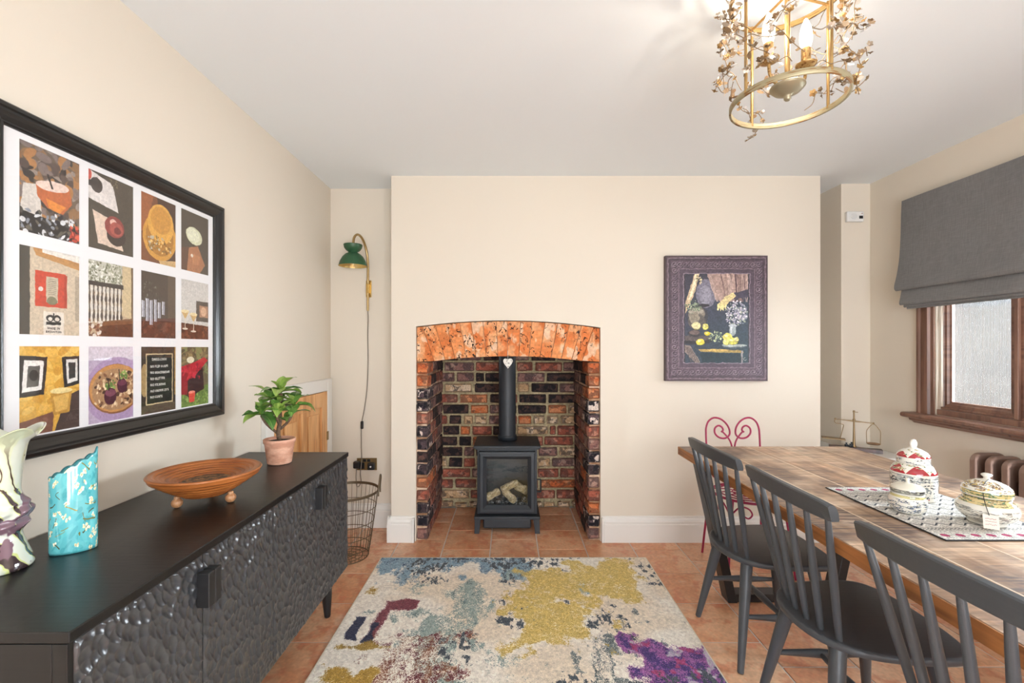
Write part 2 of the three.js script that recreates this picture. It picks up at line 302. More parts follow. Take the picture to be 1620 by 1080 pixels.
  for (let i = 0; i < 14; i++) {
    const y1 = 1.204 - i * .0862, y0 = y1 - .0745;
    for (const [side, face] of [[-1, faceL], [1, faceR]]) {
      const ins = side < 0 ? -.545 : .535, out = side < 0 ? -.625 : .616;
      const lens = i % 2 ? [.105, .215, .215, .09] : [.215, .21, .215]; let d = 3.082;
      lens.forEach((L, j) => {
        const e = rr(-.005, .004), a = side < 0 ? out : ins + e, b = side < 0 ? ins + e : out;
        const c = j === 0 ? face[i] : (i > 7 && j < 2 && rnd() < .55 ? (rnd() < .5 ? 'r' : 'o') : inner[Math.floor(rnd() * inner.length)]);
        brick(a, b, y0 + rr(-.002, .002), y1 + rr(-.002, .002), d + (j ? 0 : rr(-.004, .004)), d + L, BR[c], .006); d += L + .011;
      });
    }
  }
  // arch of upright bricks
  const top_ = (x) => { const t = (x - (oL + oR) / 2) / ((oR - oL) / 2); return 1.445 + .045 * (1 - t * t) - .003 * (t + 1); }, bot = (x) => { const t = clamp(x / .545, -1, 1); return 1.208 + .038 * (1 - t * t); };
  const N = 16; let edge = [];
  for (let i = 0; i <= N; i++) { const c = oL + .003 + (oR - oL - .006) * i / N + (i && i < N ? rr(-.006, .006) : 0), lean = c * .13; edge.push([clamp(c + lean * .55, oL + .002, oR - .002), clamp(c - lean * .55, oL + .002, oR - .002)]); }
  edge[0] = [oL + .002, oL + .002]; edge[N] = [oR - .002, oR - .002];
  for (let i = 0; i < N; i++) {
    const [ta, ba] = edge[i], [tb, bb] = edge[i + 1], j = .0042;
    const sh = poly([[ba + j, bot(ba) + .004], [bb - j, bot(bb) + .004], [tb - j, top_(tb) - .006], [ta + j, top_(ta) - .006]]);
    const g = extrudeShape(sh, .20, .003); g.translate(0, 0, -3.288 + rr(-.003, .003)); part('brick', uvBox(g, 1, rnd() * 3, rnd() * 3), BR.a, fp);
  }
  const arS = new THREE.Shape(); arS.moveTo(oL + .001, 1.214); for (let i = 0; i <= 20; i++) { const x = -.545 + 1.08 * i / 20; arS.lineTo(x, bot(x) + .008); } arS.lineTo(oR - .001, 1.214); for (let i = 20; i >= 0; i--) { const x = oL + .001 + (oR - oL - .002) * i / 20; arS.lineTo(x, top_(x) - .002); } arS.closePath();
  const arG = extrudeShape(arS, .19); arG.translate(0, 0, -3.287); part('mortar_bed', uvBox(arG), M.mortarPale, fp);

  // skirting boards
  const sk = [[0, 0], [.024, 0], [.024, .118], [.019, .124], [.021, .136], [.016, .150], [.007, .158], [.006, .170], [0, .172]];
  const skirt = (name, o, n, L, label) => struct(name, sweep(sk, o, n, V(0, 1, 0), L), M.trim, label, 'skirting');
  skirt('baseboard_breast_right', P(2.101, 0, 3.069), V(0, 0, 1), 2.101 - .625, 'white moulded skirting to the right of the fireplace');
  skirt('baseboard_breast_left', P(-.634, 0, 3.069), V(0, 0, 1), .1822, 'short white skirting block left of the fireplace');
  skirt('baseboard_alcove_left', P(-.793, 0, 3.32), V(0, 0, 1), .507, 'white skirting at the back of the lamp alcove');
  const v1 = (x, y1, nm) => part(nm, merge([bx(x, x + .012, 0, y1, 3.040, 3.069, .003), bx(x + .016, x + .022, 0, y1 - .02, 3.0415, 3.069, .002)]), M.trim, scene.getObjectByName('baseboard_breast_right'));
  v1(.622, .164, 'end_moulding');
  part('end_moulding', merge([bx(-.648, -.634, 0, .164, 3.040, 3.069, .003), bx(-.660, -.653, 0, .146, 3.0415, 3.069, .002)]), M.trim, scene.getObjectByName('baseboard_breast_left'));
  part('return', sweep(sk, P(-.793, 0, 3.069 - .0236), V(-1, 0, 0), V(0, 1, 0), .25), M.trim, scene.getObjectByName('baseboard_breast_left'));

  // side window
  const w1 = structG('window_1', 'brown timber casement window with reeded glass under the grey blind', 'window');
  const W = M.windowWood, f = (nm, g, m = W, p = w1) => part(nm, g, m, p);
  // architrave: vertical moulded board on the wall face, profile swept upward
  const arch = [[0, 0], [0, .118], [.010, .118], [.024, .104], [.024, .09], [.016, .082], [.018, .05], [.026, .044], [.026, .028], [.014, .02], [.012, 0]];
  f('architrave', sweep(arch.map(([o, a]) => [o, a]), P(xr, 2.20, 2.724), V(-1, 0, 0), V(0, 0, -1), 1.297));
  f('architrave', sweep(arch.map(([o, a]) => [o, a]), P(xr, 2.20, 1.11), V(-1, 0, 0), V(0, 0, -1), 1.297));
  // sill board with a nosed edge and bed mould
  const sillProf = [[0, 0], [.075, 0], [.088, .006], [.092, .016], [.088, .026], [.078, .031], [-.10, .031], [-.10, 0]];
  f('sill', sweep(sillProf, P(xr, .872, 1.08), V(-1, 0, 0), V(0, 1, 0), 1.788));
  f('sill_moulding', sweep([[0, 0], [.02, 0], [.034, .012], [.05, .018], [.056, .034], [0, .034]], P(xr, .838, 1.09), V(-1, 0, 0), V(0, 1, 0), 1.758));
  // lining and outer frame in the opening
  const gx = 2.60;
  f('frame_lining', bx(xr - .004, xr + .11, .905, 2.155, 2.716, 2.735, .002), M.windowPale);
  f('frame_lining', bx(xr - .004, xr + .11, .905, 2.155, 1.222, 1.24, .002), W);
  f('frame_head', bx(xr, xr + .11, 2.12, 2.16, 1.24, 2.716, .002));
  f('frame_bottom_rail', bx(2.552, 2.64, .905, .938, 1.24, 2.716, .003));
  const lights = [[2.716, 2.31], [2.29, 1.77], [1.75, 1.24]];
  lights.forEach(([a, b], i) => {
    const w = a - b, h = 1.18, cy = .94 + h / 2;
    const sash = new THREE.Group(); sash.name = 'sash'; w1.add(sash);
    for (const g of mitred(w, h, [[0, -.03], [0, .022], [.012, .022], [.016, .014], [.03, .014], [.036, .004], [.046, 0], [.046, -.02], [0, -.03]])) { g.rotateY(-Math.PI / 2); g.translate(gx, cy, -(a + b) / 2); part('sash_rail', g, W, sash); }
    if (i === 0) part('worn_edge', bx(2.565, 2.578, .955, 2.1, 2.700, 2.7155, .002), M.windowPale, sash, 'pale worn edge of the sash');
    // reeded pane: real ribs
    const n = Math.round((w - .08) / .008), seg = 6, pw = w - .08, pos = [], idx = [], nor = [];
    for (let k = 0; k <= n * seg; k++) { const t = k / seg, ph = (t - Math.floor(t)) * 2 - 1, bulge = .0022 * (1 - ph * ph); for (const y of [.978, 2.09]) { pos.push(gx + .004 - bulge, y, -(a - .04 - pw * k / (n * seg))); const sl = -.0044 * ph / .004; nor.push(-1, 0, sl * .9); } }
    for (let k = 0; k < n * seg; k++) idx.push(2 * k, 2 * k + 1, 2 * k + 2, 2 * k + 1, 2 * k + 3, 2 * k + 2);
    if (i < 2) {   // solid ribbed sheet: ribs inside, flat outside
      const sh = new THREE.Shape(), z0 = a - .04; sh.moveTo(z0, .006); for (let k = 0; k <= n * seg; k++) { const t = k / seg, ph = (t - Math.floor(t)) * 2 - 1; sh.lineTo(z0 - pw * k / (n * seg), -.0022 * (1 - ph * ph)); } sh.lineTo(z0 - pw, .006); sh.closePath();
      const eg = new THREE.ExtrudeGeometry(sh, { depth: 1.112, bevelEnabled: false }), q = eg.attributes.position;
      for (let k = 0; k < q.count; k++) q.setXYZ(k, gx + .002 + q.getY(k), .978 + q.getZ(k), -q.getX(k)); eg.computeVertexNormals();
      part('pane', uvBox(toCreasedNormals(eg, .5)), phy({ color: 0xffffff, roughness: .13, transmission: 1, thickness: .006, ior: 1.5 }), sash, 'vertically reeded obscure glass');
    } else {
      const pg = new THREE.BufferGeometry(); pg.setAttribute('position', new THREE.Float32BufferAttribute(pos, 3)); pg.setAttribute('normal', new THREE.Float32BufferAttribute(nor, 3)); pg.setIndex(idx); uvBox(pg); pg.normalizeNormals();
      part('pane', pg, phy({ color: lin(.93, .96, .97), roughness: .1, transmission: 1, thickness: 0, ior: 1.5 }), sash);
    }
  });
  f('mullion', bx(2.562, 2.64, .938, 2.12, 2.29, 2.31, .003)); f('mullion', bx(2.562, 2.64, .938, 2.12, 1.75, 1.77, .003));
  // the neighbouring wing of the house, outside the window
  const wing = structG('wall_outside', 'grey rendered outside wall seen through the reeded glass', 'wall');
  const render = std({ map: tex(256, 256, (u, v) => { const a = fbm(u * 6, v * 6, 6, 6, 5, 201); return mix3([98, 100, 102], [118, 118, 118], a); }), roughness: .95 });
  part('rendered_wall', bx(2.72, 6.5, -.08, 4.2, 3.62, 3.8), render, wing);
  part('downpipe', rod(P(3.62, -.05, 3.52), P(3.62, 4.2, 3.52), .04), M.white, wing);
  struct('ground_outside', bx(xr + T, 9, -.2, -.08, -6, 9), std({ color: lin(.3, .3, .29), roughness: .95 }), 'grey paving outside the side window', 'ground');

  // under-stairs cupboard door in the left wall
  const dr = structG('door_1', 'low pine cupboard door in the left wall behind the plant', 'door');
  const Dx = (x0, x1, y0, y1, d0, d1, m, nm, lb) => part(nm, swapIf(bx(x0, x1, y0, y1, d0, d1, .002)), m, dr, lb);
  const swapIf = (g) => g;
  const dy = 1.0, da = 2.47, db = 3.19, sx = xl + .012;
  Dx(xl, xl + .012, 0, dy, da, db, M.pine, 'door_backing');
  Dx(sx, sx + .016, 0, dy, db - .09, db, M.pine, 'stile'); Dx(sx, sx + .016, 0, dy, da, da + .09, M.pine, 'stile'); Dx(sx, sx + .016, 0, dy - .1, 2.79, 2.87, M.pine, 'stile');
  Dx(sx, sx + .016, dy - .10, dy, da + .09, db - .09, M.pine, 'rail'); Dx(sx, sx + .016, 0, .16, da + .09, db - .09, M.pine, 'rail');
  Dx(sx, sx + .009, .20, dy - .14, 2.91, db - .13, M.pine, 'panel'); Dx(sx, sx + .009, .20, dy - .14, da + .13, 2.75, M.pine, 'panel');
  Dx(sx + .010, sx + .022, .66, .72, db - .012, db + .012, M.agedBrass, 'hinge', 'dark steel hinge'); Dx(sx + .010, sx + .022, .2, .26, db - .012, db + .012, M.agedBrass, 'hinge', 'dark steel hinge');
  const at = (x0, x1, y0, y1, d0, d1) => part('architrave', bx(x0, x1, y0, y1, d0, d1, .004), M.trim, dr, 'white painted architrave');
  at(xl, xl + .03, 0, dy + .085, db + .004, db + .085); at(xl, xl + .03, 0, dy + .085, da - .085, da - .004); at(xl, xl + .03, dy + .004, dy + .085, da - .004, db + .004);
}

// ---------------------------------------------------------------- rug
{
  const x0 = -.79, x1 = .847, d1 = 2.811, d0 = .48, W = x1 - x0, L = d1 - d0;
  const cream = [238, 231, 219];
  // colour fields of the woven pattern, in metres from the far left corner
  const fld = (s, a, b, ua, ub, ra, rb, e = .08) => (u, r) => { const n = fbm(u * 5 + s, r * 5, 997, 997, 5, s) - .5 + .8 * (fbm(u * 17 + s, r * 12, 997, 997, 4, s + 3) - .5); const q = Math.min(u - ua, ub - u, r - ra, rb - r) + n * e * 3.6; return sst(a, b, q); };
  const yellow1 = fld(301, -.05, .09, .82, 1.50, .15, .53, .10), yellow2 = fld(302, -.05, .09, .84, 1.22, .45, .82, .11), yellowTop = fld(313, -.05, .09, 1.14, 1.56, .02, .26, .10);
  const purple = fld(303, -.04, .08, 1.25, 1.8, .78, 1.9, .07);
  const blueTop = fld(304, -.06, .16, -.1, 1.04, -.2, .28, .16), teal1 = fld(305, -.10, .16, .28, .74, .32, 1.6, .16), teal2 = fld(306, -.02, .08, 1.08, 1.32, .66, 1.5, .16);
  const wine = (u, r) => Math.max(fld(307, -.01, .03, .13, .20, .50, .80, .012)(u - (.8 - r) * .1, r), fld(314, -.01, .03, .16, .34, .48, .57, .018)(u, r)), rust = fld(308, -.06, .08, .20, .52, .80, 1.5, .14), navy1 = fld(309, -.01, .015, .05, .11, .62, .80, .012), navy2 = fld(310, -.01, .015, .14, .19, .66, .82, .014), gold = fld(311, -.02, .03, .02, .30, .82, .875, .025), gold2 = fld(312, -.02, .04, .08, .26, 1.0, 1.2, .04), gold3 = fld(315, -.02, .05, .0, .12, .30, .46, .05);
  const t = tex(1024, 1458, (uu, vv) => {
    const u = uu * W, r = (1 - vv) * L, sp = h2(Math.floor(uu * 512), Math.floor(vv * 729), 5), sp2 = fbm(uu * 150, vv * 213, 150, 213, 2, 8), sp3 = fbm(uu * 46, vv * 66, 46, 66, 3, 18), br = fbm(uu * 40, vv * 14, 40, 14, 4, 9), br2 = fbm(u * 30, r * 30, 997, 997, 3, 10);
    let k = cream; k = mix3(k, [228, 214, 194], sst(.45, .7, fbm(u * 3, r * 3, 997, 997, 4, 11)));
    const on = (m, amt) => clamp((m * amt - (.12 + .76 * (.28 * sp2 + .50 * sp + .22 * sp3))) * 5);
    const put = (m, amt, c, c2) => { const o = on(m, amt); if (o > 0) k = mix3(k, mix3(c, c2, sp), o * .95); };
    put(blueTop(u, r), .66 + .7 * (br - .3), [96, 132, 158], [160, 184, 196]); put(blueTop(u, r), .1 + .9 * (br2 - .2), [44, 62, 92], [86, 108, 136]);
    put(teal1(u, r), .62 + .7 * (br - .35), [122, 146, 144], [170, 182, 176]); put(teal1(u, r), .12 + .75 * (br2 - .25), [64, 92, 100], [104, 128, 130]);
    put(teal2(u, r), .55 + .8 * (br - .35), [80, 94, 98], [140, 150, 150]); put(teal2(u, r), .05 + .9 * (br2 - .22), [40, 50, 62], [70, 84, 90]);
    const yl = Math.max(yellow1(u, r), yellow2(u, r), yellowTop(u, r)); put(yl, .84 + .5 * (br2 - .5), [192, 160, 74], [228, 206, 134]); put(yl * sst(.45, .75, r), .5 * br2, [126, 96, 40], [150, 116, 50]);
    put(purple(u, r), 1.0, [122, 66, 130], [164, 102, 164]); put(purple(u, r), .95 * br2 + .12, [58, 44, 104], [88, 66, 130]); put(purple(u, r), sst(.45, .7, fbm(u * 18, r * 18, 997, 997, 3, 12)) * .8, [160, 54, 104], [186, 90, 130]); put(purple(u, r), sst(.5, .7, fbm(u * 16, r * 16, 997, 997, 3, 13)) * .75, [186, 184, 196], [210, 206, 204]);
    put(wine(u, r), .9, [104, 44, 62], [140, 74, 80]); put(rust(u, r), .5 + .6 * (br - .4), [126, 70, 50], [164, 104, 72]); put(rust(u, r), .95 * br2 - .05, [98, 40, 52], [120, 60, 62]);
    put(navy1(u, r), 1.1, [34, 38, 64], [52, 58, 84]); put(navy2(u, r), 1.0, [34, 38, 64], [52, 58, 84]); put(gold(u, r), .85, [150, 118, 46], [182, 150, 76]); put(Math.max(gold2(u, r), gold3(u, r) * .8), .85, [160, 124, 44], [196, 158, 74]);
    const fl = fbm(u * 60, r * 34, 997, 997, 4, 14), patch = fbm(u * 3.4, r * 3.4, 997, 997, 3, 15); if (fl * sst(.38, .64, patch) * (1 - .4 * yl) > .44 + .16 * sp) k = mix3([54, 64, 78], [96, 104, 108], sp);
    const g = .90 + .22 * sp2 + .12 * (sp - .5); return [k[0] * g, k[1] * g, k[2] * g];
  });
  const bump = gray(1024, 1024, (u, v) => .6 * h2(Math.floor(u * 512), Math.floor(v * 512), 77) + .4 * fbm(u * 200, v * 200, 200, 200, 2, 78));
  bump.repeat.set(1, 1.4);
  const rug = thing('area_rug', 'large abstract rug splashed with cream, mustard, blue and purple', 'rug');
  const g = bx(x0 + .006, x1 - .006, .0005, .0125, d0 + .006, d1 - .006, .004);
  const p = g.attributes.position, uv = g.attributes.uv; for (let i = 0; i < p.count; i++) uv.setXY(i, (p.getX(i) - x0) / W, 1 - (d1 + p.getZ(i)) / L);
  part('pile', g, phy({ map: t, roughness: 1, bumpMap: bump, bumpScale: .004, sheen: .4, sheenRoughness: .6, sheenColor: lin(.8, .78, .74) }), rug);
  const bind = std({ color: lin(.70, .64, .52), roughness: .9 });
  for (const b of [bx(x0, x0 + .008, .0005, .012, d0, d1, .003), bx(x1 - .008, x1, .0005, .012, d0, d1, .003), bx(x0, x1, .0005, .012, d1 - .008, d1, .003), bx(x0, x1, .0005, .012, d0, d0 + .008, .003)]) part('binding', b, bind, rug);
}

// ---------------------------------------------------------------- sideboard
const SB = { x0: -1.292, x1: -.80, y0: .217, y1: .786, d0: .824, d1: 2.262 };
{
  const t = thing('sideboard', 'long black sideboard with four hammered doors against the left wall', 'sideboard');
  const blk = std({ map: grainTex([32, 31, 31], [40, 38, 38], [24, 23, 23], 161), color: lin(.26, .26, .27), roughness: .36, bumpMap: oldWoodBump, bumpScale: .0004 });
  const { x0, x1, y0, y1, d0, d1 } = SB;
  part('top', bx(x0, x1 + .004, y1 - .022, y1, d0, d1, .003), blk, t);
  part('side_panel', bx(x0, x1 - .028, y0, y1 - .022, d0, d0 + .022, .002), blk, t); part('side_panel', bx(x0, x1 - .028, y0, y1 - .022, d1 - .022, d1, .002), blk, t);
  part('front_post', bx(x1 - .028, x1, y0, y1 - .022, d0, d0 + .013, .002), blk, t);
  part('bottom', bx(x0, x1 - .028, y0, y0 + .022, d0 + .022, d1 - .022), blk, t); part('back_panel', bx(x0, x0 + .008, y0 + .022, y1 - .022, d0 + .022, d1 - .022), blk, t);
  const hammered = phy({ color: lin(.028, .030, .034), roughness: .30, clearcoat: 1, clearcoatRoughness: .26 });
  const dw = (d1 - d0 - .014) / 4;
  for (let k = 0; k < 4; k++) {
    const a = d0 + .014 + dw * k + .0015, b = a + dw - .003, lo = y0 + .001, hi = y1 - .026, nu = 196, nv = 300, pos = [], idx = [];
    for (let j = 0; j <= nv; j++) for (let i = 0; i <= nu; i++) {
      const D = a + (b - a) * i / nu, y = lo + (hi - lo) * j / nv, wu = fbm(D * 9, y * 9, 991, 991, 2, 7) * .8, wv = fbm(D * 9 + 40, y * 9, 991, 991, 2, 8) * .8;
      const [f1, f2] = worley(D * 54 + wu * 2 + (y * 13), y * 34 + wv * 2, 9973, 9973, 400 + k), ed = Math.min(i, nu - i, j, nv - j) / 3;
      const h = .0064 * Math.pow(clamp(f1 / .75), 2) * clamp(ed) ; pos.push(x1 - .003 + h, y, -D);
    }
    for (let j = 0; j < nv; j++) for (let i = 0; i < nu; i++) { const q = j * (nu + 1) + i; idx.push(q, q + nu + 1, q + 1, q + 1, q + nu + 1, q + nu + 2); }
    const g = new THREE.BufferGeometry(); g.setAttribute('position', new THREE.Float32BufferAttribute(pos, 3)); g.setIndex(idx); g.computeVertexNormals(); uvBox(g);
    const n = g.attributes.normal; let s = 0; for (let i = 0; i < n.count; i += 97) s += n.getX(i); if (s < 0) { for (let i = 0; i < idx.length; i += 3) { const c = idx[i]; idx[i] = idx[i + 1]; idx[i + 1] = c; } g.setIndex(idx); g.computeVertexNormals(); }
    const door = part('door', merge([g, bx(x1 - .026, x1 - .003, lo, hi, a, b)]), hammered, t, 'hammered black door');
    const hd = k % 2 === 0 ? [b - .024, b + .0005] : [a - .0005, a + .024];
    part('handle', merge([bx(x1 - .003, x1 + .031, .632, .722, hd[0], hd[1], .003)]), M.black, door, 'black block handle');
  }
  for (const [lx, ld] of [[-.885, d1 - .06], [-.885, d0 + .06], [-1.22, d1 - .06], [-1.22, d0 + .06]]) part('leg', turned(P(lx, y0, ld), P(lx + .006, 0, ld + .004), [[0, 0], [0, .027], [.1, .028], [.55, .023], [.96, .015], [1, .013], [1, 0]], 20), M.black, t);
}

// ---------------------------------------------------------------- things on the sideboard
{
  const top = SB.y1 + .0006;
  // marbled glass vase
  const marb = tex(512, 512, (u, v) => {
    const n = fbm(u * 4, v * 4, 4, 4, 4, 501), s = Math.sin((u * 6 + v * 3.2 + n * 2.4) * Math.PI * 2) * .5 + .5, q = fbm(u * 6, v * 6, 6, 6, 4, 502);
    let k = mix3([196, 202, 184], [224, 226, 216], q); if (v < .58) { k = mix3(k, [196, 204, 132], sst(.5, .62, s)); k = mix3(k, [58, 44, 48], sst(.72, .8, s)); k = mix3(k, [120, 92, 104], sst(.62, .66, q)); } else { k = mix3(k, [206, 212, 160], sst(.5, .8, s) * .5); k = mix3(k, [66, 52, 44], sst(.93, .97, s) * sst(1, .7, v)); } return k;
  });
  const vs = single('marbled_vase', lathe([[0, .001], [.052, 0], [.056, .006], [.050, .03], [.042, .055], [.037, .072], [.036, .084], [.046, .098], [.049, .106], [.043, .114], [.050, .124], [.054, .134], [.046, .144], [.048, .152], [.040, .162], [.034, .175], [.034, .20], [.037, .235], [.042, .27], [.048, .295], [.064, .312], [.071, .318], [.066, .319], [.044, .293], [.038, .27], [.033, .235], [.030, .20], [.028, .15], [0, .14]], 64, 120), phy({ map: marb, roughness: .06, clearcoat: 1, clearcoatRoughness: .03 }), 'tall cream and brown marbled glass vase cut by the left edge', 'vase');
  { const p = vs.geometry.attributes.position; for (let i = 0; i < p.count; i++) { const y = p.getY(i), a = Math.atan2(p.getZ(i), p.getX(i)); let k = 1; if (y > .09 && y < .165) k = 1 + .07 * Math.sin(a * 7 + y * 160) * sst(.09, .11, y) * sst(.165, .145, y); let yy = y; if (y > .29) { k = 1 + .14 * Math.sin(a * 4 + .4) * sst(.29, .32, y); yy += .012 * Math.sin(a * 4 + .4) * sst(.29, .32, y); } p.setXYZ(i, p.getX(i) * k, yy, p.getZ(i) * k); } vs.geometry.computeVertexNormals(); }
  vs.position.copy(P(-1.185, top, 1.062));
  // turquoise oval vase with blossom flecks (generic)
  const blos = canvasTex(1024, 512, (g, w, h) => {
    const gr = g; gr.fillStyle = '#5fb6bd'; gr.fillRect(0, 0, w, h); seed = 77;
    for (let i = 0; i < 260; i++) { gr.fillStyle = ['rgba(90,190,196,.35)', 'rgba(48,140,150,.35)', 'rgba(120,205,205,.3)'][i % 3]; gr.beginPath(); gr.ellipse(rnd() * w, rnd() * h, rr(10, 60), rr(6, 22), rnd() * 3, 0, 7); gr.fill(); }
    for (let i = 0; i < 46; i++) { gr.strokeStyle = ['#6d6a33', '#8c8440', '#4f5130'][i % 3]; gr.lineWidth = rr(3, 8); const x = rnd() * w, y = rnd() * h; gr.beginPath(); gr.moveTo(x, y); gr.quadraticCurveTo(x + rr(-40, 60), y + rr(-30, 30), x + rr(-90, 110), y + rr(-60, 60)); gr.stroke(); }
    for (let i = 0; i < 95; i++) { const x = rnd() * w, y = rnd() * h; for (let j = 0; j < 6; j++) { gr.fillStyle = ['#efe6c6', '#f6f2dd', '#d9cda0', '#e9dcae'][Math.floor(rnd() * 4)]; gr.beginPath(); gr.ellipse(x + rr(-14, 14), y + rr(-10, 10), rr(5, 11), rr(4, 8), rnd() * 3, 0, 7); gr.fill(); } gr.fillStyle = '#9a7a3c'; gr.beginPath(); gr.arc(x, y, 3, 0, 7); gr.fill(); }
  });
  {
    const n = 96, m = 30, a = .0465, b = .027, pos = [], uv = [], idx = [];
    const rim = (th) => { const c = Math.cos(th); return .214 + .028 * c + .006 * Math.abs(Math.sin(th * 6 + 1)) + .010 * sst(.86, 1, c); };
    for (const [q, sc] of [[0, 1], [1, .93]]) for (let j = 0; j <= m; j++) for (let i = 0; i <= n; i++) { const th = i / n * Math.PI * 2; pos.push(a * sc * Math.cos(th), (q ? .006 : 0) + (rim(th) - (q ? .006 : 0)) * j / m, b * sc * Math.sin(th)); uv.push(i / n, j / m); }
    const S = (m + 1) * (n + 1); for (let q = 0; q < 2; q++) for (let j = 0; j < m; j++) for (let i = 0; i < n; i++) { const k = q * S + j * (n + 1) + i; idx.push(k, k + n + 1, k + 1, k + 1, k + n + 1, k + n + 2); }
    for (let i = 0; i < n; i++) { const k = m * (n + 1) + i; idx.push(k, k + S, k + 1, k + 1, k + S, k + S + 1); const b0 = i, b1 = S + i; idx.push(b0, b0 + 1, b1, b1, b0 + 1, b1 + 1); }
    const g = new THREE.BufferGeometry(); g.setAttribute('position', new THREE.Float32BufferAttribute(pos, 3)); g.setAttribute('uv', new THREE.Float32BufferAttribute(uv, 2)); g.setIndex(idx); g.computeVertexNormals();
    const v = thing('oval_vase', 'turquoise oval glass vase with cream blossoms and wavy rim', 'vase', [-1.109, top, -1.160], .61);
    part('body', g, phy({ map: blos, roughness: .08, clearcoat: 1, clearcoatRoughness: .04 }), v);
    const pts = []; for (let i = 0; i < 96; i++) { const th = i / 96 * Math.PI * 2; pts.push(V(a * .965 * Math.cos(th), rim(th), b * .965 * Math.sin(th))); }
    part('rim', tube(pts, .0019, 192, 6, true), phy({ color: lin(.03, .16, .18), roughness: .08 }), v, 'dark teal rim line');
    const fl = new THREE.CylinderGeometry(1, 1, .006, 48); fl.scale(a * .93, 1, b * .93); fl.translate(0, .004, 0); part('base', fl, phy({ color: lin(.05, .3, .3), roughness: .1 }), v);
  }
  // coiled wooden bowl on ball feet
  {
    const v = thing('coiled_bowl', 'shallow brown coiled wooden bowl on three ball feet', 'bowl', [-1.02, top, -1.535]);
    const outP = [], inP = [], N = 6; for (let i = 0; i <= N; i++) { const t = i / N; for (const [f, e] of [[0, 0], [.2, .0058], [.5, .0078], [.8, .0058]]) { const tt = Math.min(1, t + f / N); if (i === N && f > 0) break; outP.push([.052 + .108 * Math.pow(tt, .85) + e * .5, .028 + .068 * tt - e * .8]); } }
    const rimP = [[.163, .097], [.166, .101], [.163, .105], [.157, .106]];
    for (let i = N; i >= 0; i--) { const t = i / N; for (const [f, e] of [[0, 0], [.2, .0042], [.5, .0056], [.8, .0042]]) { const tt = Math.max(0, t - f / N); inP.push([.072 + .082 * tt - e * .5, .071 + .031 * Math.pow(tt, 1.2) + e * .7]); if (i === 0) break; } }
    const g = lathe([[0, .026], ...outP, ...rimP, ...inP, [0, .071]], 72); const uv = g.attributes.uv; for (let i = 0; i < uv.count; i++) uv.setXY(i, uv.getY(i) * .6, uv.getX(i) * 4);
    part('bowl', g, M.bowlWood, v);
    part('inlay', new THREE.CircleGeometry(.070, 40).rotateX(-Math.PI / 2).translate(0, .0725, 0), std({ map: tex(256, 256, (u, v) => { const q = fbm(u * 12, v * 12, 12, 12, 4, 520); return q > .58 ? [150, 110, 66] : q > .5 ? [90, 60, 34] : [40, 28, 20]; }), roughness: .4 }), v, 'dark patterned centre');
    for (const [fx, fd] of [[-.051, -.066], [.089, -.012], [-.03, .082]]) part('ball_foot', lathe([[0, 0], [.008, .001], [.0145, .008], [.0165, .0155], [.0145, .023], [.009, .029], [.008, .036], [0, .037]], 24, 30).translate(fx, 0, -fd), M.ballWood, v);
  }
  // potted plant
  {
    const v = thing('potted_plant', 'small leafy green plant in a terracotta pot on the sideboard', 'plant', [-1.03, top, -2.045]);
    const clay = std({ map: tex(256, 256, (u, w) => { const q = fbm(u * 8, w * 5, 8, 5, 5, 530), f = fbm(u * 60, w * 60, 60, 60, 2, 531); const k = mix3([194, 138, 112], [218, 168, 142], sst(.3, .7, q)), s = .94 + .12 * f; return [k[0] * s, k[1] * s, k[2] * s]; }), roughness: .85 });
    part('pot', lathe([[0, 0], [.047, 0], [.050, .003], [.062, .092], [.066, .093], [.067, .108], [.064, .110], [.058, .108], [.056, .09], [.045, .012], [0, .012]], 48), clay, v);
    part('soil', lathe([[0, .099], [.03, .101], [.05, .098], [.0565, .096], [.0565, .085], [0, .085]], 32), std({ map: tex(256, 256, (u, w) => { const q = fbm(u * 40, w * 40, 40, 40, 3, 540); return mix3([26, 20, 14], [84, 66, 44], sst(.4, .7, q)); }), roughness: 1 }), v);
    const bark = std({ map: grainTex([96, 74, 56], [122, 98, 76], [60, 46, 36], 171), roughness: .85 });
    const br = [[[0, .09, 0], [-.004, .14, .004], [.002, .19, 0], [0, .25, 0], [.004, .31, -.004]], [[-.003, .13, .004], [-.03, .155, .01], [-.055, .18, .012], [-.075, .215, .014]], [[.001, .15, 0], [.03, .18, -.01], [.045, .205, -.012], [.058, .25, -.012]], [[0, .2, 0], [-.035, .235, -.012], [-.05, .275, -.02]], [[0, .17, 0], [.008, .2, .035], [.02, .23, .055]]];
    part('trunk', merge(br.map((b, i) => tube(b.map((q) => V(...q)), i ? .0062 : .0092, 24, 8))), bark, v);
    // a leaf: obovate, folded along the midrib and arched
    const leafG = (L, W, bend, fold) => { const n = 10, pos = [], uv = [], idx = []; for (let i = 0; i <= n; i++) { const t = i / n, w = W * Math.pow(Math.sin(Math.PI * Math.pow(t, 1.35) * .985), .8) + .0015 * (1 - t), y = L * (t * Math.cos(bend * t * .5)), z = -L * t * t * Math.sin(bend) * .6; for (const s of [-1, -.5, 0, .5, 1]) { pos.push(s * w, y, z + fold * Math.abs(s) * w + .004 * Math.sin(t * 9 + s) * Math.abs(s)); uv.push(.5 + s * .5, t); } } for (let i = 0; i < n; i++) for (let s = 0; s < 4; s++) { const k = i * 5 + s; idx.push(k, k + 1, k + 5, k + 1, k + 6, k + 5); } const g = new THREE.BufferGeometry(); g.setAttribute('position', new THREE.Float32BufferAttribute(pos, 3)); g.setAttribute('uv', new THREE.Float32BufferAttribute(uv, 2)); g.setIndex(idx); g.computeVertexNormals(); return g; };
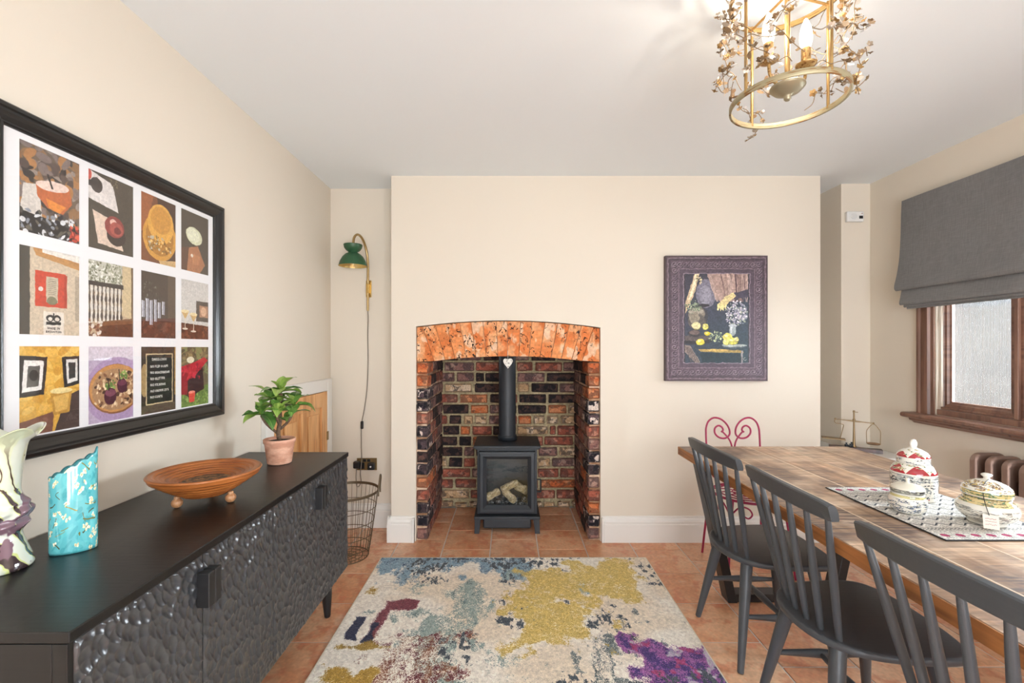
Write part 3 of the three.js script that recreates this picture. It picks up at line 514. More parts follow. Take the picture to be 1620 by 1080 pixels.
    const leaves = [leafG(.088, .021, 1.1, .5), leafG(.074, .019, .8, .6), leafG(.098, .022, 1.5, .4), leafG(.06, .017, .6, .7)];
    const lt = (a, b, sd) => tex(128, 256, (u, w) => { const rib = Math.abs(u - .5), ve = Math.abs(Math.sin((w * 1.2 - rib * .7) * 34)); let k = mix3(a, b, fbm(u * 5, w * 8, 5, 8, 4, sd)); k = mix3(k, [176, 196, 120], sst(.03, .012, rib) * .8); k = mix3(k, [k[0] + 14, k[1] + 16, k[2] + 8], sst(.96, 1, ve)); return k; });
    const lm = [[[54, 96, 42], [96, 140, 62]], [[76, 122, 50], [126, 166, 76]], [[110, 148, 60], [172, 192, 96]]].map(([a, b], i) => phy({ map: lt(a, b, 550 + i), roughness: .35, clearcoat: .3, clearcoatRoughness: .3, transmission: .12, thickness: 0 }));
    seed = 4242;
    const clusters = [[[.004, .315, -.004], 9, .9, 1], [[-.075, .215, .014], 9, 1.0, 1], [[.058, .25, -.012], 10, 1, 1], [[-.05, .278, -.02], 8, 1, 1], [[.02, .232, .055], 8, .9, .9], [[.03, .185, -.006], 4, .8, .9], [[0, .26, 0], 7, 1.1, .95]];
    clusters.forEach(([c, n, sp, sc], ci) => { for (let i = 0; i < n; i++) { const az = i / n * Math.PI * 2 + ci * 1.3 + rr(-.3, .3), tl = (i % 3 === 0 ? rr(.2, .6) : rr(.85, 1.45)) * sp; const m = part('leaf', leaves[Math.floor(rnd() * 4)], lm[Math.floor(rnd() * 3)], v); const q = new THREE.Quaternion().setFromAxisAngle(V(0, 1, 0), az).multiply(new THREE.Quaternion().setFromAxisAngle(V(1, 0, 0), -tl)); m.quaternion.copy(q); m.position.set(...c); m.scale.setScalar(sc * rr(1.0, 1.3)); } });
  }
}

// ---------------------------------------------------------------- collage in a black frame on the left wall
{
  const d0 = 1.102, d1 = 2.036, y0 = 1.006, y1 = 1.926, w = d1 - d0, h = y1 - y0;
  const t = thing('collage_frame', 'large black frame with twelve photographs in a white mount', 'picture', [ROOM.xl + .003, (y0 + y1) / 2, -(d0 + d1) / 2], Math.PI / 2);
  const fm = std({ color: lin(.014, .0135, .013), roughness: .28 });
  for (const g of mitred(w, h, [[0, 0], [0, .024], [.004, .028], [.014, .03], [.018, .026], [.024, .026], [.034, .022], [.046, .016], [.050, .017], [.054, .014], [.056, .008], [.056, 0]])) part('frame_bar', g, fm, t);
  part('backing_board', new THREE.BoxGeometry(w - .02, h - .02, .004).translate(0, 0, .002), std({ color: lin(.1, .08, .06), roughness: .9 }), t);
  // local x runs along -depth here: x = (centre depth - D)... local +x = world -z = deeper
  const cols = [[1.198, 1.367], [1.395, 1.563], [1.595, 1.762], [1.790, 1.954]], rowsY = [[1.612, 1.853], [1.338, 1.575], [1.066, 1.306]], cd = (d0 + d1) / 2, cy = (y0 + y1) / 2;
  const mat = new THREE.Shape(); const W2 = w / 2 - .05, H2 = h / 2 - .05; mat.moveTo(-W2, -H2); mat.lineTo(W2, -H2); mat.lineTo(W2, H2); mat.lineTo(-W2, H2); mat.closePath();
  const cells = []; for (const r of rowsY) for (const c of cols) { const a = c[0] - cd, b = c[1] - cd, e = r[0] - cy, f = r[1] - cy; cells.push([a, b, e, f]); const hl = new THREE.Path(); hl.moveTo(a, e); hl.lineTo(a, f); hl.lineTo(b, f); hl.lineTo(b, e); hl.closePath(); mat.holes.push(hl); }
  part('mount', extrudeShape(mat, .002).translate(0, 0, .0065), std({ color: lin(.80, .79, .80), roughness: .85 }), t);
  const CW = 400, CH = 560, atlas = canvasTex(CW * 4, CH * 3, (g) => {
    const R = (c, x, y, w, h) => { g.fillStyle = c; g.fillRect(x, y, w, h); }, E = (c, x, y, a, b, r = 0) => { g.fillStyle = c; g.beginPath(); g.ellipse(x, y, a, b, r, 0, 7); g.fill(); }, Po = (c, ...p) => { g.fillStyle = c; g.beginPath(); g.moveTo(p[0], p[1]); for (let i = 2; i < p.length; i += 2) g.lineTo(p[i], p[i + 1]); g.closePath(); g.fill(); }, Li = (c, lw, ...p) => { g.strokeStyle = c; g.lineWidth = lw; g.beginPath(); g.moveTo(p[0], p[1]); for (let i = 2; i < p.length; i += 2) g.lineTo(p[i], p[i + 1]); g.stroke(); };
    const sp = (cs, n, x, y, w, h, s0, s1) => { for (let i = 0; i < n; i++) E(cs[Math.floor(rnd() * cs.length)], x + rnd() * w, y + rnd() * h, rr(s0, s1), rr(s0, s1) * .7, rnd() * 3); };
    const cell = (i, f) => { g.save(); g.translate((i % 4) * CW, Math.floor(i / 4) * CH); g.beginPath(); g.rect(0, 0, CW, CH); g.clip(); f(); g.restore(); };
    seed = 909;
    cell(0, () => { R('#6b5a4c', 0, 0, CW, CH); sp(['#8d6a48', '#a9784a', '#5a4a44', '#7d6f6a', '#3e3632', '#94877e'], 150, 0, 0, CW, CH, 14, 60); Po('#cfc8c0', 40, 260, 130, 240, 150, 470, 20, 430); Po('#b8653a', 110, 230, 320, 200, 340, 300, 280, 380, 180, 370, 120, 310); Po('#d6863a', 170, 310, 300, 330, 260, 380, 190, 366); E('#e0c8bc', 215, 225, 105, 32, -.15); Li('#2c2420', 12, 180, 160, 210, 240); Po('#1f1c1c', 0, 420, 400, 450, 400, 560, 0, 540); sp(['#8a8f98', '#d7d8da', '#4a4844', '#605a50', '#24242a'], 90, 0, 400, CW, 160, 6, 24); sp(['#b8402c', '#d05a40', '#8a2c24'], 22, 320, 440, 80, 110, 8, 20); });
    cell(1, () => { R('#4d443a', 0, 0, CW, CH); Po('#d9d2ce', 0, 10, 210, 60, 260, 250, 20, 210); Po('#d8c2b0', 50, 280, 230, 320, 300, 520, 90, 500); E('#3e3634', 80, 105, 46, 52); R('#3e3634', 0, 84, 50, 40); E('#c2564a', 14, 50, 30, 40); E('#3a2e28', 240, 420, 80, 74); E('#8c3f3a', 226, 360, 82, 76); E('#d9b6a8', 214, 330, 30, 24); E('#a65249', 240, 372, 56, 50); E('#6e2f2c', 250, 382, 30, 26); sp(['#4a4238', '#756a54'], 20, 190, 10, 60, 60, 4, 12); });
    cell(2, () => { R('#7a4a2c', 0, 0, CW, CH); Po('#4a3024', 180, 0, 400, 0, 400, 560, 260, 560); Po('#9a5a34', 0, 0, 150, 0, 60, 300, 0, 330); E('#c9923c', 215, 330, 180, 190, .25); E('#a87428', 215, 330, 150, 150, .25); E('#d7a24a', 225, 220, 140, 160, .1); E('#c58d3a', 225, 190, 110, 110, .1); sp(['#8a6a30', '#e2c07a', '#b8b0a0', '#7a5520'], 60, 90, 330, 240, 120, 5, 16); Po('#c8a572', 200, 520, 400, 490, 400, 560, 220, 560); });
    cell(3, () => { R('#4a4036', 0, 0, CW, CH); E('#cfcfae', 190, 220, 110, 76, .2); E('#dedfc6', 180, 212, 88, 58, .2); Po('#a8714e', 110, 340, 240, 300, 300, 400, 340, 460, 250, 560, 40, 560, 60, 430); Po('#5e4030', 0, 360, 120, 330, 90, 560, 0, 560); Po('#b98058', 150, 380, 280, 390, 240, 470, 170, 480); E('#e0d6c8', 160, 400, 16, 16); });
    cell(4, () => { R('#c9b8a0', 0, 0, CW, CH); R('#4b463f', 0, 0, 76, CH); Po('#b88752', 90, 0, 400, 20, 400, 110, 110, 60); Po('#e3ddd4', 150, 0, 400, 10, 400, 60, 150, 36); R('#c0452f', 106, 150, 190, 220); R('#a83c2a', 286, 156, 18, 216); E('#d8d0c6', 140, 262, 15, 15); R('#c0b49c', 172, 180, 74, 160); E('#7c7a60', 209, 330, 34, 26); for (let i = 0; i < 9; i++) R('#8a8272', 184, 192 + i * 12, 50, 4); R('#dcd3c6', 156, 400, 128, 146); g.fillStyle = '#1c1a1a'; E('#1c1a1a', 196, 440, 24, 22); E('#1c1a1a', 240, 440, 24, 22); E('#dcd3c6', 196, 444, 14, 12); E('#dcd3c6', 240, 444, 14, 12); R('#1c1a1a', 172, 462, 92, 20); R('#1c1a1a', 214, 408, 8, 26); g.font = 'bold 19px sans-serif'; g.textAlign = 'center'; g.fillText('MADE IN', 219, 510); g.fillText('BRIGHTON', 219, 533); R('#a99a86', 360, 150, 40, 300); });
    cell(5, () => { R('#b9a184', 0, 0, CW, CH); R('#bfbcae', 0, 0, 290, 190); sp(['#8f9078', '#d9d7cc', '#a5a48e', '#6f7058', '#e8e6de'], 260, 0, 0, 290, 180, 4, 14); Po('#c9b48e', 300, 0, 400, 0, 400, 420, 280, 380); R('#6a5034', 372, 0, 28, CH); R('#3c322c', 0, 160, 300, 30); for (let i = 0; i < 9; i++) { const x = 10 + i * 32; R('#d8d2c8', x - 6, 190, 14, 260); for (let j = 0; j < 4; j++) E(j % 2 ? '#54463c' : '#d2cabf', x + 16, 215 + j * 62, 10, 24); R('#4a3e36', x + 12, 190, 9, 250); } Po('#7a5236', 120, 440, 400, 400, 400, 560, 90, 560); Po('#5c3826', 120, 470, 400, 440, 400, 560, 110, 560); sp(['#d9cfc4', '#6a4a3a', '#8a5a42'], 40, 0, 430, 120, 130, 6, 18); });
    cell(6, () => { R('#4a3d33', 0, 0, CW, CH); R('#5c4c3e', 300, 0, 100, 380); sp(['#5e5a4c', '#6f6e66'], 20, 20, 100, 200, 150, 4, 12); Po('#5a3226', 0, 400, 400, 370, 400, 560, 0, 560); sp(['#4a281e', '#6e4232'], 40, 0, 420, 400, 140, 8, 30); for (const [x, y, hh] of [[40, 250, 130], [80, 230, 180], [120, 240, 200], [165, 230, 180], [205, 250, 130], [250, 240, 110]]) { g.fillStyle = 'rgba(214,220,236,.62)'; g.fillRect(x - 15, y, 30, hh); Li('#eef2fb', 5, x - 10, y, x - 10, y + hh); Li('#8d8fa6', 3, x + 12, y + 4, x + 12, y + hh); } });
    cell(7, () => { R('#c9c4be', 0, 0, CW, CH); R('#54473e', 216, 190, 184, 190); R('#a87c60', 262, 230, 120, 110); E('#d0a888', 320, 285, 40, 44); Po('#5a3628', 0, 400, 400, 420, 400, 560, 0, 560); sp(['#6c4030', '#4a2a20', '#7e4c34'], 40, 0, 430, 380, 120, 8, 26); for (const [x, y] of [[70, 330], [180, 350]]) { Po('#c9a46a', x - 50, y - 30, x + 50, y - 30, x, y + 40); E('#e2d0a0', x, y - 32, 52, 14); Li('#d9cdb8', 8, x, y + 30, x, y + 120); E('#dcd2c2', x, y + 124, 36, 9); } });
    cell(8, () => { R('#d2a243', 0, 0, CW, CH); sp(['#dcae52', '#c79438', '#e0b860'], 60, 0, 0, CW, 400, 20, 70); Po('#2e2a28', 10, 70, 180, 80, 160, 310, 0, 320); Po('#e4ded8', 44, 96, 158, 104, 144, 280, 30, 290); Po('#5b5752', 66, 130, 136, 134, 126, 256, 58, 260); E('#26221f', 98, 190, 26, 34); Po('#2a2625', 270, 82, 390, 76, 392, 260, 286, 280); Po('#dcd6d0', 298, 100, 376, 96, 376, 240, 306, 256); Po('#3b3734', 314, 120, 362, 118, 360, 220, 318, 226); Po('#4a3a34', 300, 330, 400, 300, 400, 560, 220, 560); Po('#7a5040', 0, 470, 220, 420, 210, 560, 0, 560); Po('#b88a3a', 196, 310, 340, 290, 320, 440, 218, 446); Po('#d4a95a', 216, 330, 320, 316, 306, 420, 230, 428); E('#e3cf94', 268, 296, 72, 18); });
    cell(9, () => { R('#b7a5bb', 0, 0, CW, CH); R('#cfc6d0', 0, 0, CW, 110); E('#a88fb0', 250, 330, 260, 240); E('#8a5a38', 240, 320, 220, 180); E('#c08a52', 240, 314, 216, 172); E('#a8825e', 240, 322, 196, 150); sp(['#d2b58e', '#7a5238', '#e4cda8', '#4e3426', '#9a7050'], 120, 70, 200, 330, 240, 6, 22); E('#4a1c2c', 190, 370, 52, 60); E('#7a4456', 190, 345, 44, 26); E('#4a1c2c', 290, 300, 44, 56); E('#6a3446', 290, 280, 38, 22); sp(['#5e7a3a', '#88a456'], 16, 150, 260, 80, 60, 8, 16); sp(['#5e7a3a', '#88a456'], 14, 270, 200, 60, 50, 8, 16); Li('#201418', 8, 170, 240, 180, 330); Li('#201418', 8, 262, 180, 272, 270); });
    cell(10, () => { R('#3a2f26', 0, 0, CW, CH); R('#a5803c', 376, 0, 24, 420); E('#a3875a', 50, 280, 40, 130); R('#c7b48c', 66, 68, 290, 410); R('#23231f', 76, 78, 270, 390); R('#57483a', 0, 480, 400, 80); g.fillStyle = '#e6e3da'; g.font = 'bold 27px sans-serif'; g.textAlign = 'left'; g.fillText('DRESS CODE', 128, 125); ['NO FLIP FLOPS', 'NO BEACHWEAR', 'NO GLITTER', 'NO FILMING', "NO UNDER 25'S", 'NO CENTS'].forEach((s, i) => g.fillText(s, 110, 183 + i * 49)); });
    cell(11, () => { R('#6f6246', 0, 0, CW, CH); sp(['#8a7c58', '#5a5038', '#7c8254', '#4c4a34'], 80, 0, 0, CW, 260, 10, 50); Po('#6d8440', 0, 430, 400, 360, 400, 560, 0, 560); sp(['#86a04e', '#55703a', '#96a860'], 90, 0, 420, 400, 140, 6, 20); Po('#3c2426', 60, 200, 300, 170, 330, 400, 130, 470, 30, 420); Po('#b3202e', 10, 190, 200, 150, 330, 110, 380, 140, 220, 260, 120, 300, 20, 400); Po('#8e1824', 0, 230, 110, 250, 100, 440, 0, 430); sp(['#c73040', '#901a28'], 30, 20, 170, 260, 130, 8, 24); E('#d8d0b4', 140, 130, 50, 28); Po('#d64a3c', 116, 420, 200, 420, 192, 510, 124, 510); E('#e88a78', 158, 420, 42, 12); });
    g.setTransform(1, 0, 0, 1, 0, 0); weave(g, CW * 4, CH * 3, 7, 60, .10, .22);
  });
  const pm = std({ map: atlas, roughness: .6 });
  cells.forEach(([a, b, e, f], i) => { const g = new THREE.BoxGeometry(b - a + .008, f - e + .008, .0012), uv = g.attributes.uv, c = i % 4, r = Math.floor(i / 4); for (let k = 0; k < uv.count; k++) uv.setXY(k, (c + .01 + uv.getX(k) * .98) / 4, 1 - (r + 1 - .01 - uv.getY(k) * .98) / 3); g.translate((a + b) / 2, (e + f) / 2, .0055); part('photograph', g, pm, t); });
  part('glazing', new THREE.BoxGeometry(w - .1, h - .1, .0006).translate(0, 0, .0105), phy({ color: 0xffffff, roughness: 0, transmission: 1, thickness: 0, ior: 1.45, specularIntensity: .6 }), t);
}

// ---------------------------------------------------------------- still-life canvas on the chimney breast
{
  const x0 = 1.044, x1 = 1.724, y0 = 1.083, y1 = 1.918, w = x1 - x0, h = y1 - y0, W = 1200, H = 1474;
  const t = canvasTex(W, H, (g) => {
    seed = 31337; g.fillStyle = '#54434a'; g.fillRect(0, 0, W, H);
    for (const [i, c] of [[0, '#4b3b40'], [20, '#77656d'], [36, '#4a3c44'], [60, '#5a4a53'], [150, '#7a6871'], [160, '#534650'], [205, '#857580'], [216, '#3a3238']]) { g.fillStyle = c; g.fillRect(i, i, W - 2 * i, H - 2 * i); }
    const scroll = (x, y, r) => { g.beginPath(); for (let a = 0; a < 9; a += .3) g.lineTo(x + Math.cos(a) * r * (1 - a / 11), y + Math.sin(a) * r * (1 - a / 11)); g.stroke(); };
    const run = (n, f) => { for (let i = 0; i < n; i++) { const [x, y] = f((i + .5) / n); g.lineWidth = 9; g.strokeStyle = '#2c2229'; scroll(x + 3, y + 4, 36); g.lineWidth = 6; g.strokeStyle = ['#8b7a84', '#9a8890', '#7d6c78'][i % 3]; scroll(x, y, 36); g.strokeStyle = '#756570'; g.beginPath(); g.moveTo(x - 30, y + 34); g.quadraticCurveTo(x, y + 5, x + 36, y - 36); g.stroke(); } };
    run(15, (s) => [60 + s * (W - 120), 104]); run(15, (s) => [60 + s * (W - 120), H - 104]); run(18, (s) => [104, 60 + s * (H - 120)]); run(18, (s) => [W - 104, 60 + s * (H - 120)]);
    const X0 = 228, Y0 = 214, IW = W - 456, IH = H - 428; g.save(); g.beginPath(); g.rect(X0, Y0, IW, IH); g.clip(); g.translate(X0, Y0);
    const E = (c, x, y, a, b, r = 0) => { g.fillStyle = c; g.beginPath(); g.ellipse(x, y, a, b, r, 0, 7); g.fill(); }, Po = (c, ...p) => { g.fillStyle = c; g.beginPath(); g.moveTo(p[0], p[1]); for (let i = 2; i < p.length; i += 2) g.lineTo(p[i], p[i + 1]); g.closePath(); g.fill(); };
    const sp = (cs, n, x, y, w, h, s0, s1) => { for (let i = 0; i < n; i++) { const a = rnd() * 7, q = Math.sqrt(rnd()); E(cs[Math.floor(rnd() * cs.length)], x + Math.cos(a) * q * w, y + Math.sin(a) * q * h, rr(s0, s1), rr(s0, s1) * .55, rnd() * 3); } };
    const gr = g.createLinearGradient(0, 0, IW, IH); gr.addColorStop(0, '#3a3640'); gr.addColorStop(.35, '#3c3e4c'); gr.addColorStop(1, '#2c4048'); g.fillStyle = gr; g.fillRect(0, 0, IW, IH);
    E('#75707e', 250, 230, 120, 170); E('#8a8692', 240, 250, 70, 120);
    Po('#c9b08c', 110, 0, 170, 0, 120, 200, 60, 360, 0, 470, 10, 330); Po('#e6d6b4', 120, 0, 160, 0, 90, 240, 40, 330); sp(['#d8c8a0', '#6e6a4c', '#8a8058'], 30, 170, 60, 40, 60, 4, 14);
    Po('#a58a80', 260, 0, 740, 0, 740, 200, 560, 300, 430, 340, 350, 270); for (let i = 0; i < 26; i++) { g.strokeStyle = ['#5a4448', '#c9aea2', '#7d6460', '#b49a90', '#8f746c'][Math.floor(rnd() * 5)]; g.lineWidth = rr(4, 16); const q = rr(270, 730); g.beginPath(); g.moveTo(q, 0); g.quadraticCurveTo(q + rr(10, 60), rr(90, 170), 300 + (q - 270) * .75 + rr(40, 120), 330); g.stroke(); }
    Po('#46404e', 520, 240, 740, 180, 740, 270, 560, 300); Po('#d8c48e', 400, 350, 470, 270, 560, 220, 600, 260, 520, 330, 440, 420, 380, 400); for (const [a, b] of [[390, 420], [420, 430], [450, 424], [480, 410]]) Po('#e6d694', a - 8, 360, a + 14, 350, a + 2, b + 10, a - 12, b);
    E('#3c3a40', 150, 500, 120, 130); E('#7e7468', 140, 470, 100, 80); E('#a09484', 130, 440, 88, 30); E('#59534e', 140, 560, 104, 90); E('#8a8070', 115, 520, 60, 70); sp(['#4c5a48', '#8a9a80', '#66745e', '#a8b090'], 90, 90, 390, 100, 80, 4, 18); E('#2e2a30', 230, 370, 60, 18);
    sp(['#d8d2d6', '#b0a8b8', '#8a8898', '#ece6e4', '#66707a', '#9ca290'], 240, 600, 470, 130, 150, 5, 20); E('#98a0a2', 560, 660, 42, 70); E('#c8cccc', 548, 640, 14, 56); E('#b8bcc0', 560, 610, 54, 14);
    E('#2c2b30', 130, 780, 200, 50); E('#59504e', 120, 756, 190, 34); E('#3a3438', 110, 700, 70, 44); E('#6d5c58', 110, 690, 60, 30);
    sp(['#5e7060', '#a8b48c', '#40524a', '#ccd0a0'], 70, 360, 740, 90, 60, 4, 16);
    E('#59636a', 580, 850, 150, 22); E('#aab0aa', 580, 842, 148, 16); Po('#a58a50', 150, 880, 680, 900, 690, 930, 180, 920); Po('#c8a860', 260, 884, 520, 890, 470, 912, 280, 910); Po('#1e3038', 180, 930, 680, 936, 680, 1050, 200, 1050); Po('#8a8484', 664, 900, 684, 900, 680, 1050, 664, 1050);
    for (const [x, y, a, b, c] of [[130, 610, 50, 44, '#d8cc9a'], [240, 620, 34, 36, '#dcd070'], [180, 800, 52, 38, '#d8c84c'], [500, 740, 56, 46, '#dcd068'], [560, 790, 60, 40, '#cfc85c'], [480, 800, 40, 34, '#e0d880'], [260, 700, 36, 22, '#e0c838'], [600, 770, 30, 26, '#d8cc80']]) { E('#6a6428', x + 4, y + 6, a, b); E(c, x, y, a, b); E('#f0eab0', x - a * .3, y - b * .3, a * .36, b * .3); }
    Po('#877870', 0, 830, 70, 850, 180, 1040, 120, 1050, 0, 920); for (let i = 0; i < 5; i++) { g.strokeStyle = '#5a4e4c'; g.lineWidth = 8; g.beginPath(); g.moveTo(10 + i * 16, 850 + i * 6); g.lineTo(70 + i * 22, 1040); g.stroke(); }
    g.strokeStyle = '#b8b8b0'; g.lineWidth = 5; g.beginPath(); g.arc(708, 1000, 16, 0, 5); g.stroke(); g.restore();
    weave(g, W, H, 18, 34, .22, .5);
  });
  const c = thing('canvas_print', 'dark still-life canvas with printed ornate border on the breast', 'picture', [(x0 + x1) / 2, (y0 + y1) / 2, -3.069 + .001]);
  const g = new THREE.BoxGeometry(w, h, .036), uv = g.attributes.uv, n = g.attributes.normal; for (let i = 0; i < uv.count; i++) if (Math.abs(n.getZ(i)) < .5) uv.setXY(i, .005 + uv.getX(i) * .01, .1 + uv.getY(i) * .01);
  part('canvas', g.translate(0, 0, .019), std({ map: t, roughness: .55, bumpMap: M.cloudBump, bumpScale: .0003 }), c);
}

// ---------------------------------------------------------------- wood-burning stove
{
  const t = thing('wood_stove', 'black wood-burning stove with glass door standing in the brick fireplace', 'stove', [-.012, 0, -3.2]);
  const iron = std({ color: lin(.022, .026, .032), roughness: .5, bumpMap: M.cloudBump, bumpScale: .0004 });
  const b = (x0, x1, y0, y1, d0, d1, r = .003) => bx(x0, x1, y0, y1, d0, d1, r);
  const hw = .213;
  // body as a hollow firebox
  part('firebox', merge([b(-hw, -hw + .02, .125, .59, .03, .335), b(hw - .02, hw, .125, .59, .03, .335), b(-hw + .02, hw - .02, .125, .145, .03, .335), b(-hw + .02, hw - .02, .57, .59, .03, .335), b(-hw + .02, hw - .02, .145, .57, .315, .335)]), iron, t);
  // top plate with moulded underside
  part('top_plate', merge([b(-.236, .236, .60, .616, -.012, .36, .004), b(-.226, .226, .588, .602, -.002, .35, .004)]), iron, t);
  // door: bevelled frame
  const dw = .400, dh = .434; const door = part('door', merge(mitred(dw, dh, [[0, -.022], [0, .006], [.012, .010], [.03, .010], [.036, .004], [.054, -.012], [.056, -.022]])).translate(0, .145 + dh / 2 - .008, -.008), iron, t);
  part('door_glass', new THREE.BoxGeometry(dw - .1, dh - .1, .003).translate(0, .145 + dh / 2 - .008, -.026), phy({ color: lin(.93, .94, .95), roughness: .02, transmission: 1, thickness: 0, ior: 1.5 }), door);
  part('handle', tube([V(.205, .38, 0), V(.236, .38, .004), V(.236, .375, .004), V(.236, .30, .004), V(.236, .295, .004), V(.205, .295, 0)], .0055, 40, 8), M.black, door, 'slim black door handle');
  part('base_shelf', merge([b(-.232, .232, .100, .122, -.014, .35, .005)]), iron, t);
  part('ash_skirt', merge([b(-.17, .17, .028, .10, .01, .3, .012)]), iron, t);
  for (const [sx, d] of [[-1, .0], [1, .0], [-1, .31], [1, .31]]) { const g = extrudeShape(poly([[-.006, 0], [.024, 0], [.034, .10], [-.004, .10]].map(([x, y]) => [-x * sx, y])), .026, .002); g.translate(sx * .222, .0, -d - .02); g.translate(0, .002, 0); part('leg', g, iron, t); }
  const flue = part('flue_pipe', lathe([[0, .616], [.071, .616], [.071, .652], [.066, .655], [.0635, .66], [.0635, 1.36], [0, 1.36]], 40).translate(0, 0, -.21), iron, t);
  part('collar', new THREE.TorusGeometry(.069, .0025, 8, 40).rotateX(Math.PI / 2).translate(0, .652, -.21), iron, flue);
  // log set
  const logM = std({ map: tex(256, 256, (u, v) => { const q = fbm(u * 10, v * 4, 10, 4, 5, 601), f = fbm(u * 50, v * 30, 50, 30, 2, 602); let k = mix3([188, 164, 118], [226, 206, 166], sst(.3, .65, q)); k = mix3(k, [90, 74, 56], sst(.62, .7, f) * .6); return k; }), roughness: .9, bumpMap: brickRelief, bumpScale: .006 });
  const charM = std({ map: tex(128, 128, (u, v) => { const q = fbm(u * 14, v * 14, 14, 14, 4, 603); return q > .6 ? [170, 168, 164] : mix3([40, 38, 38], [96, 92, 90], q); }), roughness: .95 });
  const log = (a, b2, r) => { const g = turned(a, b2, [[0, 0], [0, r * .96], [.06, r], [.3, r * 1.05], [.55, r * .92], [.8, r * 1.03], [.96, r], [1, r * .95], [1, 0]], 14); const p = g.attributes.position; for (let i = 0; i < p.count; i++) { const q = h2(Math.round(p.getX(i) * 60), Math.round(p.getY(i) * 60), 9) - .5; p.setY(i, p.getY(i) + q * .006); } g.computeVertexNormals(); return g; };
  part('log', log(V(-.15, .235, -.05), V(-.06, .268, -.10), .026), logM, t, 'pale fire log'); part('log', log(V(-.02, .262, -.12), V(.05, .215, -.045), .026), logM, t, 'pale fire log'); part('log', log(V(-.04, .285, -.07), V(.075, .325, -.12), .025), logM, t, 'pale fire log'); part('log', log(V(.07, .285, -.16), V(.14, .27, -.10), .03), logM, t, 'pale fire log');
  const emb = []; seed = 66; for (let i = 0; i < 46; i++) { const g = new THREE.IcosahedronGeometry(rr(.012, .024), 0); g.rotateX(rnd() * 3); g.translate(rr(-.155, .155), rr(.15, .20) + .0, -rr(.05, .2)); emb.push(g); } const eg = part('ember_bed', merge(emb), charM, t); eg.userData.kind = 'stuff';
  part('grate', b(-.175, .175, .146, .165, .035, .25), M.black, t);
}
{ // heart ornament
  const s = new THREE.Shape(); s.moveTo(0, -.034); s.bezierCurveTo(-.016, -.012, -.03, .0, -.03, .014); s.bezierCurveTo(-.03, .032, -.006, .034, 0, .017); s.bezierCurveTo(.006, .034, .03, .032, .03, .014); s.bezierCurveTo(.03, 0, .016, -.012, 0, -.034);
  const t = thing('heart_ornament', 'small white heart hanging on a string from the arch', 'ornament', [-.006, 1.202, -3.069 + .012]);
  const hg = extrudeShape(s, .006, .002); part('heart', uvBox(hg, 8), std({ map: tex(128, 128, (u, v) => (fbm(u * 16, v * 16, 16, 16, 3, 611) > .63 ? [120, 116, 112] : [222, 218, 210])), roughness: .7 }), t);
  part('string', tube([V(0, .02, .003), V(-.001, .05, .002), V(0, .085, .0)], .001, 12, 6), std({ color: lin(.75, .72, .66), roughness: .9 }), t);
  part('nail', rod(V(0, .085, -.03), V(0, .085, .004), .0018), M.agedBrass, t);
}

